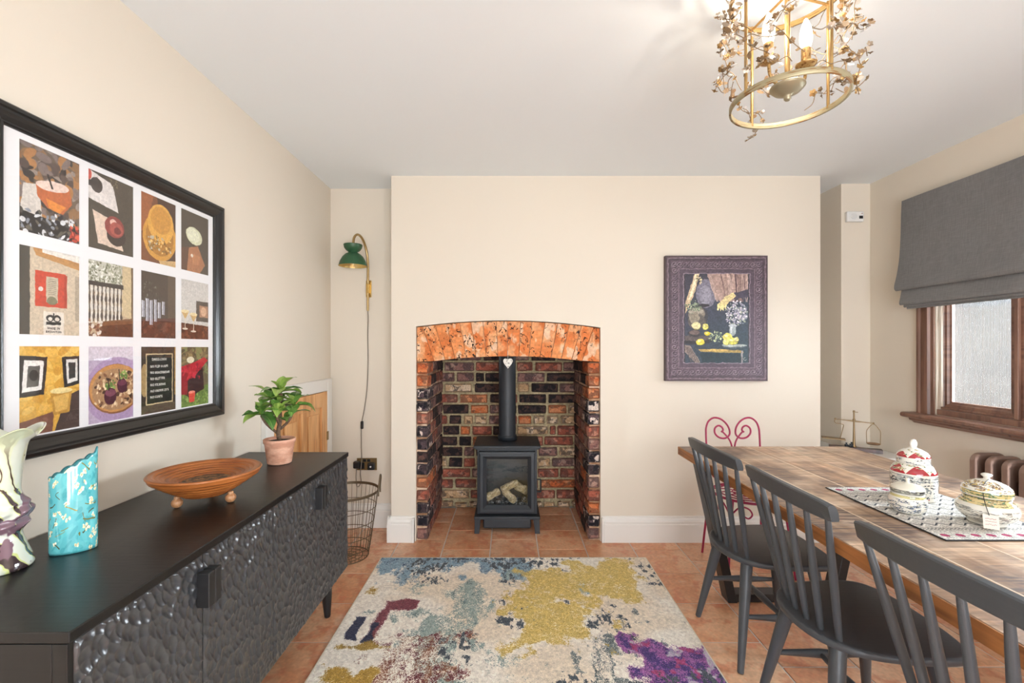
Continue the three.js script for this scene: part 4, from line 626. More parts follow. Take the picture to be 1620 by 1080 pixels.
// ---------------------------------------------------------------- wall lamp with its cable, socket, basket, thermostat
{
  const y0 = 1.573, wz = -3.32;
  const t = thing('wall_lamp', 'green double-dome wall lamp on a brass arm in the alcove', 'lamp', [0, 0, 0]);
  const green = std({ color: lin(.022, .085, .035), roughness: .38 }), gold = std({ color: lin(.75, .55, .22), roughness: .3, metalness: 1 }), armM = std({ color: lin(.5, .36, .17), roughness: .35, metalness: 1 });
  part('wall_plate', bx(-1.041, -1.0, 1.672, 1.795, 3.312, 3.319, .003), M.brass, t, 'polished brass plate');
  for (const [x, y] of [[-1.034, 1.683], [-1.007, 1.683], [-1.034, 1.784], [-1.007, 1.784]]) part('screw', new THREE.SphereGeometry(.004, 10, 6).translate(x, y, -3.312), M.agedBrass, t);
  const X = -1.021, arm = part('arm', tube([P(X, y0, 3.296), P(X, 1.75, 3.296), P(X, 1.92, 3.296), P(X - .006, 2.0, 3.285), P(X - .016, 2.062, 3.252), P(X - .026, 2.092, 3.205), P(X - .034, 2.088, 3.155), P(X - .04, 2.055, 3.118), P(X - .042, 2.0, 3.105)], .0085, 90, 12), armM, t);
  part('clamp', bx(X - .012, X + .012, 1.70, 1.768, 3.286, 3.313, .004), M.brass, t);
  const C = [X - .042, 0, -3.105];
  const sh = part('shade', lathe([[.0, 2.006], [.058, 2.007], [.062, 2.008], [.0625, 2.004], [.058, 1.985], [.046, 1.968], [.030, 1.957], [.030, 1.953], [.05, 1.943], [.07, 1.922], [.086, 1.892], [.094, 1.862], [.0955, 1.862]], 56).translate(...C), green, t);
  part('shade_lining', lathe([[.0935, 1.8625], [.085, 1.890], [.069, 1.918], [.049, 1.939], [.02, 1.948], [0, 1.949]], 48).translate(...C), gold, sh, 'gold inside of the shade');
  part('bulb', lathe([[0, 1.845], [.018, 1.85], [.029, 1.864], [.031, 1.88], [.024, 1.9], [.014, 1.918], [.013, 1.94], [0, 1.94]], 24, 30).translate(...C), phy({ color: 0xffffff, roughness: .02, transmission: 1, thickness: 0, ior: 1.5 }), t, 'clear bulb');
  const cab = [P(X, y0, 3.296), P(X, 1.52, 3.303), P(X - .006, 1.4, 3.312), P(X - .004, 1.2, 3.313), P(X - .012, 1.0, 3.312), P(X - .03, .86, 3.312), P(X - .05, .75, 3.312), P(X - .052, .6, 3.31), P(X - .046, .5, 3.30), P(X - .05, .40, 3.285), P(X - .042, .335, 3.27), P(X - .06, .31, 3.25), P(X - .075, .37, 3.265), P(X - .078, .45, 3.288)];
  part('cable', tube(cab, .0034, 120, 7), std({ color: lin(.24, .20, .16), roughness: .8 }), t, 'grey braided cable');
  part('inline_switch', bx(X - .057, X - .036, .715, .772, 3.300, 3.318, .006), M.black, t, 'black inline switch');
  part('plug', bx(X - .10, X - .055, .435, .485, 3.268, 3.304, .008), M.black, t, 'black plug');
  const s = thing('socket_plate', 'aged brass double socket above the wire basket', 'socket', [-1.034, .458, wz + .001]);
  part('plate', bx(-.073, .073, -.044, .044, -.006, 0, .002), M.agedBrass, s); part('outlet', bx(-.062, -.016, -.034, .012, -.0085, -.005, .001), M.black, s, 'black socket face'); part('outlet', bx(.016, .062, -.034, .012, -.0085, -.005, .001), M.black, s, 'black socket face');
  part('rocker', bx(-.026, -.004, .018, .036, -.011, -.005, .001), M.black, s); part('rocker', bx(.004, .026, .018, .036, -.011, -.005, .001), M.black, s);
  const pl = thing('charger_plug', 'black charger plugged into the right side of the brass socket', 'plug', [-.995, .449, wz + .0095]); part('body', new RoundedBoxGeometry(.05, .052, .036, 2, .008).translate(0, 0, .019), M.black, pl); part('indicator', new THREE.CylinderGeometry(.006, .006, .003, 16).rotateX(Math.PI / 2).translate(0, 0, .0385), M.white, pl, 'white dot');
  // wire basket
  const bk = thing('wire_basket', 'round brown wire basket on the floor behind the sideboard', 'basket', [-1.013, 0, -2.85]);
  const wire = std({ color: lin(.16, .115, .07), roughness: .5, metalness: .7 }), R = (y) => .128 + .062 * Math.pow(y / .413, .9);
  const ringAt = (y, r, w) => { const g = new THREE.TorusGeometry(r, w, 6, 48); g.rotateX(Math.PI / 2); g.translate(0, y, 0); return g; };
  const band = new THREE.LatheGeometry([[.187, .398], [.191, .398], [.1925, .414], [.1885, .414], [.187, .398]].map(([r, y]) => new THREE.Vector2(r, y)), 56); part('rim_band', band, wire, bk);
  for (const y of [.004, .06, .14, .225, .31]) part('hoop', ringAt(y, R(y), y < .01 ? .003 : .0022), wire, bk);
  for (let i = 0; i < 36; i++) { const a = i / 36 * Math.PI * 2, c = Math.cos(a), q = Math.sin(a); part('upright', tube([.004, .14, .28, .405].map((y) => V(R(y) * c, y, R(y) * q)), .0015, 6, 5), wire, bk); }
  for (const r of [.03, .06, .095]) part('hoop', ringAt(.004, r, .002), wire, bk); for (let i = 0; i < 6; i++) { const a = i / 6 * Math.PI; part('base_wire', rod(V(-.128 * Math.cos(a), .004, -.128 * Math.sin(a)), V(.128 * Math.cos(a), .004, .128 * Math.sin(a)), .0016, .0016, 6), wire, bk); }
  for (const sgn of [1, -1]) { const hd = [[-.045, .38], [-.042, .42], [-.03, .485], [-.012, .50], [.012, .50], [.03, .485], [.042, .42], [.045, .38]].map(([u, y]) => { const c = Math.cos(.15), q = Math.sin(.15), r = .196 + (y > .42 ? .006 : 0); return V(sgn * (r * c - u * q), y, sgn * (-(r * q) - u * c)); }); part('handle', tube(hd, .0048, 50, 8), wire, bk, 'bent wire handle'); }
  // thermostat
  const th = thing('thermostat', 'small white room thermostat on the boxed-in pier', 'thermostat', [2.432, 2.226, -3.218 + .001]);
  part('case', new RoundedBoxGeometry(.118, .072, .026, 2, .007).translate(0, 0, .0135), M.white, th); part('dial', new THREE.CylinderGeometry(.02, .022, .006, 28).rotateX(Math.PI / 2).translate(-.012, 0, .028), std({ color: lin(.7, .7, .69), roughness: .4 }), th); part('slider', bx(.024, .05, -.016, .004, -.029, -.026, .001), M.black, th, 'grey slider'); part('lamp_dot', new THREE.SphereGeometry(.003, 8, 6).translate(.044, .02, .027), std({ color: lin(.3, .05, .04), roughness: .4 }), th);
}

// ---------------------------------------------------------------- dining table
const TT = .757;
{
  const x0 = .942, x1 = 1.874, d0 = .42, d1 = 2.522;
  const t = thing('dining_table', 'long rustic plank-topped dining table on black metal legs', 'table');
  const n = 5, pw = (x1 - x0) / n; seed = 555;
  for (let i = 0; i < n; i++) { const g = bx(x0 + pw * i + .0006, x0 + pw * (i + 1) - .0006, TT - .042, TT + (i % 2 ? .0006 : 0), d0, d1, .002, 1, i * .37 + .13, i * .61); part('plank', g, M.plank[i % 3], t, 'rough-sawn plank'); }
  const jm = std({ color: lin(.68, .56, .42), roughness: .6 }); for (let i = 1; i < n; i++) part('joint_filler', bx(x0 + pw * i - .0022, x0 + pw * i + .0022, TT - .03, TT + .0010, d0 + .001, d1 - .001), jm, t, 'pale joint between two planks');
  const es = (g) => swapUV(g);
  part('edge_strip', es(bx(x0 - .004, x0 + .0004, TT - .043, TT - .001, d0, d1, .001)), M.edgeWood, t, 'smooth orange-brown edge'); part('edge_strip', bx(x0 - .004, x1, TT - .043, TT - .001, d1, d1 + .004, .001), M.edgeWood, t, 'smooth orange-brown edge');
  const cx = (x0 + x1) / 2;
  for (const d of [2.36, .62]) {
    const fr = new THREE.Group(); fr.name = 'leg_frame'; t.add(fr);
    for (const s of [-1, 1]) { const g = extrudeShape(poly([[.245, 0], [.285, 0], [.44, TT - .044], [.40, TT - .044]].map(([x, y]) => [x * s, y])), .074, .003); g.translate(cx, 0.004, -d - .037); part('leg', uvBox(g), M.black, fr); }
    part('foot_bar', bx(cx - .27, cx + .27, .004, .044, d - .037, d + .037, .003), M.black, fr); part('top_bar', bx(cx - .40, cx + .40, TT - .06, TT - .043, d - .037, d + .037, .002), M.black, fr);
  }
}

// ---------------------------------------------------------------- grey spindle chairs
{
  const paint = std({ color: lin(.062, .068, .076), roughness: .38, bumpMap: oldWoodBump, bumpScale: .0005 });
  function chair() {
    const t = new THREE.Group();
    // seat: rounded shield shape, front at +x
    const s = new THREE.Shape(), H = .43; s.moveTo(.205, 0); s.bezierCurveTo(.205, .13, .19, .205, .12, .208); s.bezierCurveTo(.02, .212, -.08, .20, -.13, .165); s.bezierCurveTo(-.185, .125, -.20, .06, -.20, 0); s.bezierCurveTo(-.20, -.06, -.185, -.125, -.13, -.165); s.bezierCurveTo(-.08, -.20, .02, -.212, .12, -.208); s.bezierCurveTo(.19, -.205, .205, -.13, .205, 0);
    const sg = new THREE.ExtrudeGeometry(s, { depth: .012, bevelEnabled: true, bevelSize: .012, bevelThickness: .006, bevelSegments: 3, curveSegments: 14 }); sg.rotateX(-Math.PI / 2); sg.translate(0, H - .012, 0); const sm = toCreasedNormals(sg, .7); part('seat', uvBox(sm), paint, t);
    for (const [ax, az, bx_, bz] of [[-.135, .115, -.205, .195], [-.135, -.115, -.205, -.195], [.125, .13, .19, .195], [.125, -.13, .19, -.195]]) part('leg', turned(V(ax, H - .008, az), V(bx_, .0015, bz), [[0, 0], [0, .0235], [.25, .0225], [.6, .018], [.99, .0125], [1, .011], [1, 0]], 16), paint, t);
    const on = (a, b, y) => { const k = (H - y) / H; return V(a[0] + (b[0] - a[0]) * k, y, a[1] + (b[1] - a[1]) * k); };
    const sw = [[0, 0], [0, .008], [.15, .010], [.5, .0155], [.85, .010], [1, .008], [1, 0]], mids = [];
    for (const z of [1, -1]) { const a = on([-.135, .115 * z], [-.205, .195 * z], .205), b = on([.125, .13 * z], [.19, .195 * z], .19); part('stretcher', turned(a, b, sw, 12), paint, t); mids.push(a.clone().lerp(b, .5)); }
    part('stretcher', turned(mids[0], mids[1], sw, 12), paint, t);
    // back: curved rail on six spindles
    const rail = (z) => -.238 + .34 * z * z, lean = .075, n = 24, zz = .226, yb = .815, hh = .052, pos = [], idx = [];
    for (let i = 0; i <= n; i++) { const u = i / n * 2 - 1, z = u * zz, x = rail(z), e = .004 * (u ** 8), dip = .010 * (1 - u * u), hb = yb - .0 + e, ht = yb + hh + dip * .5 - e; for (const [dx, y] of [[-.012, hb + .003], [-.016, (hb + ht) / 2], [-.021, ht - .004], [-.018, ht], [-.003, ht + .0006], [.002, ht - .004], [.009, (hb + ht) / 2], [.011, hb + .003], [.008, hb], [-.009, hb]]) pos.push(x + dx, y, z); }
    const K = 10; for (let i = 0; i < n; i++) for (let k = 0; k < K; k++) { const a = i * K + k, b = i * K + (k + 1) % K; idx.push(a, b, a + K, b, b + K, a + K); } for (const e of [0, n]) for (let k = 1; k < K - 1; k++) idx.push(e * K, e * K + k, e * K + k + 1);
    const rg = new THREE.BufferGeometry(); rg.setAttribute('position', new THREE.Float32BufferAttribute(pos, 3)); rg.setIndex(idx); const rn = toCreasedNormals(rg, .6); rn.setAttribute('uv', new THREE.Float32BufferAttribute(new Float32Array(rn.attributes.position.count * 2), 2)); part('top_rail', uvBox(rn), paint, t);
    for (let i = 0; i < 6; i++) { const u = i / 5 * 2 - 1, zb = u * .135, zt = u * .204; part('spindle', turned(V(-.172 + 1.5 * zb * zb, H - .006, zb), V(rail(zt) - .003, yb + .006, zt), [[0, 0], [0, .0085], [.2, .0105], [.55, .0115], [.85, .0095], [1, .0078], [1, 0]], 12), paint, t); }
    return t;
  }
  const proto = chair(), L = ['grey spindle-back dining chair nearest the fireplace wall', 'middle grey spindle-back dining chair between two matching chairs', 'grey spindle-back dining chair nearest the viewer, cut by the lower right corner'];
  [2.02, 1.485, .935].forEach((d, i) => { const c = i ? proto.clone() : proto; c.name = numbered('spindle_chair'); c.position.copy(P(1.128 - (i === 2 ? .006 : 0), 0, d)); c.rotation.y = [.02, -.01, .02][i]; c.userData = { label: L[i], category: 'chair', group: 'grey spindle chairs along the table' }; scene.add(c); });
}

// ---------------------------------------------------------------- pink scroll chair at the table end
{
  const t = thing('wrought_iron_chair', 'magenta wrought-iron bistro chair with scrolled back at the table end', 'chair', [1.415, 0, -2.72]);
  const pk = std({ color: lin(.36, .018, .075), roughness: .4 }), r = .0058, B = -.125, H = .44;
  const bp = (x, y) => V(x, y, B - (y - H) * .10);
  for (const s of [-1, 1]) {
    const sc = [[.165, .44], [.167, .60], [.169, .76], [.166, .80], [.150, .838], [.118, .860], [.080, .856], [.045, .832], [.022, .795], [.020, .757], [.045, .735], [.085, .738], [.112, .765], [.110, .797], [.086, .812], [.064, .800], [.060, .782], [.072, .772]].map(([x, y]) => bp(s * x, y));
    part('back_scroll', tube(sc, r, 120, 8), pk, t); part('back_stay', tube([bp(s * .068, .778), bp(s * .045, .755), bp(s * .018, .715), bp(s * .006, .66), bp(s * .012, .56), bp(s * .03, .45)], r * .9, 40, 8), pk, t);
    const low = [[.03, .46], [.06, .52], [.10, .56], [.13, .55], [.14, .51], [.12, .49], [.10, .50]].map(([x, y]) => bp(s * x, y)); part('back_scroll', tube(low, r * .8, 40, 8), pk, t);
    part('leg', tube([V(s * .165, H, B), V(s * .17, .3, B - .012), V(s * .185, .004, B - .05)], r * 1.2, 24, 8), pk, t); part('leg', tube([V(s * .14, H, .13), V(s * .16, .3, .15), V(s * .19, .004, .175)], r * 1.2, 24, 8), pk, t);
    part('leg_scroll', tube([V(s * .152, .36, .14), V(s * .10, .40, .14), V(s * .05, .385, .14), V(s * .035, .355, .14), V(s * .055, .335, .14), V(s * .08, .345, .14)], r * .8, 40, 8), pk, t);
    part('leg_scroll', tube([V(s * .158, .36, .12), V(s * .163, .40, .06), V(s * .165, .39, .02), V(s * .165, .35, .01), V(s * .165, .34, .035)], r * .8, 40, 8), pk, t);
  }
  part('seat_ring', new THREE.TorusGeometry(.192, .0075, 10, 60).rotateX(Math.PI / 2).translate(0, H, .02), pk, t);
  for (const q of [.155, .118, .08, .04]) part('seat_wire', new THREE.TorusGeometry(q, .0036, 6, 48).rotateX(Math.PI / 2).translate(0, H + .004, .02), pk, t);
  for (let i = 0; i < 12; i++) { const a = i / 12 * Math.PI * 2; part('seat_wire', tube([V(.03 * Math.cos(a), H + .002, .02 + .03 * Math.sin(a)), V(.11 * Math.cos(a + .3), H + .002, .02 + .11 * Math.sin(a + .3)), V(.19 * Math.cos(a), H + .002, .02 + .19 * Math.sin(a))], .0032, 16, 6), pk, t); }
}

// ---------------------------------------------------------------- table runner and jars
{
  const x0 = 1.229, x1 = 1.60, d0 = 1.279, d1 = 1.769, top = TT + .0024;
  const cl = canvasTex(768, 1024, (g, w, h) => {
    seed = 808; g.fillStyle = '#cfcac2'; g.fillRect(0, 0, w, h);
    for (let y = 0; y < h; y += 6) for (let x = 0; x < w; x += 8) { const q = rnd(); g.fillStyle = q < .3 ? '#6b6a68' : q < .5 ? '#9a9894' : q < .8 ? '#dad6ce' : '#b8b2a4'; g.fillRect(x + ((y / 6) % 2) * 4, y, 6, 4); }
    g.lineWidth = 9; for (let y = 210; y < h - 180; y += 92) for (let x = -40; x < w; x += 92) { g.strokeStyle = '#3d4046'; g.beginPath(); g.moveTo(x, y + 40); g.lineTo(x + 46, y); g.lineTo(x + 92, y + 40); g.stroke(); g.strokeStyle = '#e4e0d8'; g.beginPath(); g.moveTo(x, y + 58); g.lineTo(x + 46, y + 18); g.lineTo(x + 92, y + 58); g.stroke(); }
    g.fillStyle = '#4a4c50'; for (const y of [150, 170, h - 180, h - 160]) for (let x = 0; x < w; x += 24) g.fillRect(x, y, 14, 8);
    for (const y of [70, h - 70]) for (let x = 60; x < w; x += 92) { g.fillStyle = '#8d1f4a'; g.beginPath(); g.ellipse(x, y, 24, 22, 0, 0, 7); g.fill(); g.fillStyle = '#a83460'; g.beginPath(); g.ellipse(x - 4, y - 4, 12, 10, 0, 0, 7); g.fill(); g.fillStyle = '#55585a'; for (const q of [-14, 2, 16]) g.fillRect(x + q, y + 22, 5, 18); }
    g.strokeStyle = '#2e2c2c'; g.lineWidth = 12; g.strokeRect(2, 2, w - 4, h - 4);
  });
  const g = bx(x0, x1, top - .0008, top + .0022, d0, d1, .001), p = g.attributes.position, uv = g.attributes.uv; for (let i = 0; i < p.count; i++) uv.setXY(i, (p.getX(i) - x0) / (x1 - x0), (-p.getZ(i) - d0) / (d1 - d0));
  single('table_runner', g, std({ map: cl, roughness: .95, bumpMap: M.cloudBump, bumpScale: .002 }), 'grey woven table mat with magenta embroidered dots on the table', 'table runner');
  const ry = top + .0026;
  const print = (w, h, bg, bands) => canvasTex(w, h, (g) => { g.fillStyle = bg; g.fillRect(0, 0, w, h); for (const [a, b, f] of bands) { g.save(); g.beginPath(); g.rect(0, h * (1 - b), w, h * (b - a)); g.clip(); f(g, w, h * (1 - b), h * (b - a)); g.restore(); } });
  const fill = (c) => (g, w, y, h) => { g.fillStyle = c; g.fillRect(0, y, w, h); };
  const dots = (cs, n, s0, s1, bg) => (g, w, y, h) => { if (bg) { g.fillStyle = bg; g.fillRect(0, y, w, h); } for (let i = 0; i < n; i++) { g.fillStyle = cs[Math.floor(rnd() * cs.length)]; g.beginPath(); g.ellipse(rnd() * w, y + rnd() * h, rr(s0, s1), rr(s0, s1) * .45, rnd() * 3, 0, 7); g.fill(); } };
  const vines = (cs, n, bg) => (g, w, y, h) => { if (bg) { g.fillStyle = bg; g.fillRect(0, y, w, h); } for (let i = 0; i < n; i++) { g.strokeStyle = cs[i % cs.length]; g.lineWidth = rr(4, 8); const x = rnd() * w, q = y + rnd() * h; g.beginPath(); g.moveTo(x, q); g.bezierCurveTo(x + 20, q - 22, x + 40, q + 22, x + 60, q - 8); g.stroke(); g.fillStyle = cs[(i + 1) % cs.length]; g.beginPath(); g.ellipse(x + 30, q - 4, 12, 7, rnd() * 3, 0, 7); g.fill(); } };
  const scallop = (c) => (g, w, y, h) => { g.fillStyle = c; for (let x = 0; x < w; x += w / 6) { g.beginPath(); g.moveTo(x, y + h); g.quadraticCurveTo(x + w / 24, y + h * .1, x + w / 12, y + h * .05); g.quadraticCurveTo(x + w / 8, y + h * .1, x + w / 6, y + h); g.fill(); } };
  const glaze = (t) => phy({ map: t, roughness: .12, clearcoat: .8, clearcoatRoughness: .06 });
  const lidOf = (x, y, w) => x;
  seed = 2024;
  // tall red and white jar
  const j1 = thing('ginger_jar', 'tall white jar with red scalloped shoulder and domed lid', 'jar', [1.46, ry, -1.643]);
  const g1 = ['#5a5f66', '#7d8488', '#9aa0a0', '#4a4a50'];
  part('body', lathe([[0, 0], [.060, 0], [.063, .004], [.066, .02], [.067, .06], [.0665, .092], [.064, .104], [.055, .117], [.046, .125], [.044, .128], [0, .128]], 48), glaze(print(1024, 512, '#e4dfd4', [[.0, .12, dots(['#9c3238', '#b85058'], 10, 10, 30)], [.1, .7, vines(g1, 330)], [.12, .66, dots(g1, 170, 6, 20)], [.74, .97, scallop('#a3202c')], [.80, .97, vines(['#6a7a58', '#a89868', '#d8cfae'], 50)]])), j1);
  const l1 = part('lid', lathe([[.046, .126], [.0475, .128], [.048, .150], [.046, .157], [.040, .166], [.026, .175], [.012, .180], [.010, .183], [0, .184]], 40), glaze(print(1024, 256, '#e6e2d8', [[0, .34, vines(g1, 60)], [.40, .74, scallop('#a3202c')], [.5, .9, vines(['#6a7a58', '#a89868', '#c8bc98'], 40)]])), j1);
  part('knob', new THREE.TorusGeometry(.0115, .0062, 10, 24).translate(0, .193, 0).rotateY(.4), glaze(print(64, 64, '#e4dfd4', [])), l1);
  const tag1 = new THREE.BoxGeometry(.022, .034, .0012).rotateY(1.1).translate(.062, .048, .028); part('paper_tag', tag1, std({ color: lin(.30, .27, .24), roughness: .9 }), j1, 'small hanging paper tag'); part('tag_cord', tube([V(.045, .128, .018), V(.060, .10, .024), V(.064, .066, .028)], .0008, 12, 5), M.black, j1);
  // small jar with plain lid
  const j2 = thing('small_jar', 'small round blue and white jar with plain cream lid', 'jar', [1.318, ry, -1.505]);
  part('body', lathe([[0, 0], [.036, 0], [.040, .003], [.0485, .014], [.0515, .028], [.0505, .042], [.046, .052], [.044, .056], [.0435, .066], [0, .066]], 48), glaze(print(1024, 384, '#e6e2d6', [[.08, .72, vines(['#3c4a66', '#5a6a84', '#7c8078'], 210)], [.78, .9, fill('#cfc48a')], [.78, .9, vines(['#8a8a5a'], 30)]])), j2);
  const l2 = part('lid', lathe([[.0435, .0655], [.0455, .067], [.0455, .078], [.043, .083], [.03, .090], [.012, .094], [.0055, .095], [.0045, .100], [.0062, .106], [.004, .110], [0, .1105]], 40), glaze(print(512, 256, '#ded9c8', [[0, .24, fill('#2c2e34')], [.02, .22, vines(['#b8b8a8', '#8a8a80'], 60)]])), j2);
  // squat jar with tag
  const j3 = thing('squat_jar', 'wide squat yellow-banded jar with white knob and paper tag', 'jar', [1.475, ry, -1.405]);
  part('body', lathe([[0, 0], [.044, 0], [.046, .006], [.045, .012], [.058, .018], [.069, .032], [.0725, .046], [.070, .058], [.061, .070], [.055, .075], [.054, .088], [0, .088]], 52), glaze(print(1024, 512, '#ddd9cd', [[.18, .62, vines(['#6a6a68', '#8a8680', '#a8a090'], 190)], [.34, .46, dots(['#26262a'], 8, 8, 16)], [.74, .98, fill('#d4be86')], [.74, .98, vines(['#6e6a50', '#8a7a50', '#5a7a5c'], 150)]])), j3);
  const l3 = part('lid', lathe([[.054, .087], [.0585, .088], [.0590, .102], [.0565, .112], [.046, .122], [.030, .130], [.014, .134], [.008, .136], [.007, .141], [.0125, .146], [.013, .150], [.008, .153], [0, .154]], 48), glaze(print(1024, 320, '#e2ded2', [[.05, .26, fill('#cdb67a')], [.05, .26, vines(['#4a6a50', '#5c7a5e'], 60)], [.3, .66, vines(['#8a6a50', '#6a6258', '#c8ac60'], 170)]])), j3);
  const tt = canvasTex(256, 320, (g, w, h) => { g.fillStyle = '#e2d6ca'; g.fillRect(0, 0, w, h); g.strokeStyle = '#8a4650'; g.lineWidth = 5; for (const [y, n, a] of [[90, 6, 16], [150, 8, 8], [220, 4, 20]]) { g.beginPath(); for (let i = 0; i <= n * 8; i++) g.lineTo(36 + i / (n * 8) * 180, y + Math.sin(i * 1.1) * a * .6 + Math.sin(i * .37) * a * .4); g.stroke(); } });
  part('paper_tag', new THREE.BoxGeometry(.034, .040, .0012).rotateX(-.28).rotateY(-.6).translate(-.052, .026, .062), std({ map: tt, roughness: .9 }), j3, 'cream paper tag with handwriting');
  part('tag_cord', tube([V(-.002, .137, .008), V(-.03, .126, .022), V(-.048, .10, .036), V(-.056, .068, .052), V(-.053, .044, .058)], .0011, 24, 5), M.black, j3);
}

// ---------------------------------------------------------------- white ledge with balance scale, radiator
{
  const y = .607; const bxn = thing('low_cupboard', 'low white boxed ledge in the right-hand corner under the scale', 'cupboard');
  part('top', bx(2.106, 2.552, y - .022, y, 2.87, 3.216, .003), M.white, bxn); part('top', bx(2.106, 2.348, y - .022, y, 3.217, 3.495, .003), M.white, bxn);
  part('front_panel', bx(2.12, 2.552, .004, y - .022, 2.89, 2.91, .002), M.white, bxn); part('side_panel', bx(2.106, 2.12, .004, y - .022, 2.89, 3.065, .002), M.white, bxn);
  const t = thing('balance_scale', 'antique brass balance scale on a dark wooden base in the corner', 'scale', [2.345, y + .0006, -3.092], Math.atan2(-.53, .85));
  // local +x towards the viewer's right
  t.rotation.y = -Math.atan2(.53, .85);
  const dark = std({ map: grainTex([66, 40, 34], [86, 52, 44], [44, 26, 24], 181), roughness: .35 }), br = std({ color: lin(.34, .24, .13), roughness: .4, metalness: .9 }), iron = std({ color: lin(.05, .06, .07), roughness: .5, metalness: .5 });
  part('base', sweep([[.034, 0], [.030, .022], [-.030, .022], [-.034, 0]], V(-.14, 0, 0), V(0, 0, -1), V(0, 1, 0), .29), dark, t);
  part('post', turned(V(0, .022, 0), V(0, .272, 0), [[0, 0], [0, .014], [.03, .014], [.06, .009], [.1, .0085], [.2, .0075], [.5, .0055], [.7, .005], [.72, .0085], [.76, .0085], [.78, .005], [.96, .0046], [.97, .007], [1, .006], [1, 0]], 16), br, t);
  part('pointer', rod(V(-.008, .262, 0), V(.022, .260, 0), .0025), br, t);
  const beam = part('beam', merge([turned(V(-.104, .205, .0), V(.104, .193, 0), [[0, 0], [0, .003], [.3, .0036], [.5, .0066], [.7, .0036], [1, .003], [1, 0]], 10), new THREE.SphereGeometry(.006, 10, 8).translate(-.104, .207, 0), new THREE.SphereGeometry(.006, 10, 8).translate(.104, .193, 0)]), br, t);
  part('pan_hanger', tube([V(-.104, .203, 0), V(-.108, .188, 0), V(-.10, .178, 0), V(-.07, .174, 0), V(-.058, .168, 0), V(-.060, .15, 0), V(-.070, .10, 0), V(-.076, .075, 0)], .0026, 50, 8), br, t);
  part('flat_pan', new RoundedBoxGeometry(.135, .006, .075, 1, .002).rotateZ(-.03).translate(-.115, .072, 0), br, t, 'flat brass pan');
  part('pan_hanger', tube([V(.068, .058, 0), V(.068, .14, 0), V(.072, .15, 0), V(.104, .188, 0), V(.136, .15, 0), V(.140, .14, 0), V(.140, .058, 0)], .0022, 60, 8), br, t);
  part('round_pan', lathe([[0, .052], [.034, .053], [.039, .059], [.037, .059], [.033, .056], [0, .055]], 32).translate(.104, 0, 0), std({ color: lin(.42, .24, .12), roughness: .35, metalness: .9 }), t, 'round copper pan');
  const wt = (x, r, h) => lathe([[0, .0225], [r, .0225], [r, .0225 + h * .55], [r * .4, .0225 + h * .62], [r * .45, .0225 + h * .9], [r * .6, .0225 + h], [0, .0225 + h]], 20).translate(x, 0, .012);
  for (const [x, r, h] of [[-.048, .011, .026], [-.030, .009, .024], [-.020, .011, .032]]) { const wmesh = single('scale_weight', wt(0, r, h), iron, x === -.048 ? 'left small iron weight on the scale base' : x === -.030 ? 'middle small iron weight on the scale base' : 'right small iron weight beside the scale post', 'weight', 'iron weights on the balance scale'); const off = V(x, 0, x === -.030 ? .012 : -.008).applyAxisAngle(V(0, 1, 0), t.rotation.y); wmesh.position.set(2.345 + off.x, y + .001, -3.092 + off.z); }
  // column radiator below the window
  const rad = thing('column_radiator', 'bronze cast-iron column radiator under the window', 'radiator', [2.47, 0, 0]);
  const bz = std({ color: lin(.30, .20, .16), roughness: .42, metalness: .55 });
  const mk = () => { const gs = []; const R = .031; // loop section with three columns
    const sh = new THREE.Shape(); const w = .075, y0 = .10, y1 = .753, r = .035; sh.moveTo(-w + r, y0); sh.lineTo(w - r, y0); sh.absarc(w - r, y0 + r, r, -Math.PI / 2, 0); sh.lineTo(w, y1 - r); sh.absarc(w - r, y1 - r, r, 0, Math.PI / 2); sh.lineTo(-w + r, y1); sh.absarc(-w + r, y1 - r, r, Math.PI / 2, Math.PI); sh.lineTo(-w, y0 + r); sh.absarc(-w + r, y0 + r, r, Math.PI, Math.PI * 1.5);
    for (const [a, b] of [[-.042, -.014], [.014, .042]]) { const h = new THREE.Path(); h.moveTo(a, .2); h.lineTo(a, .655); h.absarc((a + b) / 2, .655, (b - a) / 2, Math.PI, 0, true); h.lineTo(b, .2); h.absarc((a + b) / 2, .2, (b - a) / 2, 0, Math.PI, true); sh.holes.push(h); }
    const g = new THREE.ExtrudeGeometry(sh, { depth: .012, bevelEnabled: true, bevelSize: .010, bevelThickness: .012, bevelSegments: 3, curveSegments: 8 }); g.translate(0, 0, -.006); return toCreasedNormals(g, .8); };
  const sg = uvBox(mk()); sg.translate(0, 0, 0);
  for (let i = 0; i < 12; i++) { const m = part('section', sg, bz, rad); m.position.z = -(2.345 - i * .076); }
  for (const d of [2.345, 2.345 - 11 * .076]) for (const x of [-.05, .05]) part('foot', turned(V(x, .095, -d), V(x, .0015, -d), [[0, 0], [0, .018], [.6, .014], [1, .02], [1, 0]], 12), bz, rad);
  part('connecting_rod', merge([rod(V(0, .16, -2.35), V(0, .16, -1.5), .02), rod(V(0, .69, -2.35), V(0, .69, -1.5), .02)]), bz, rad);
}

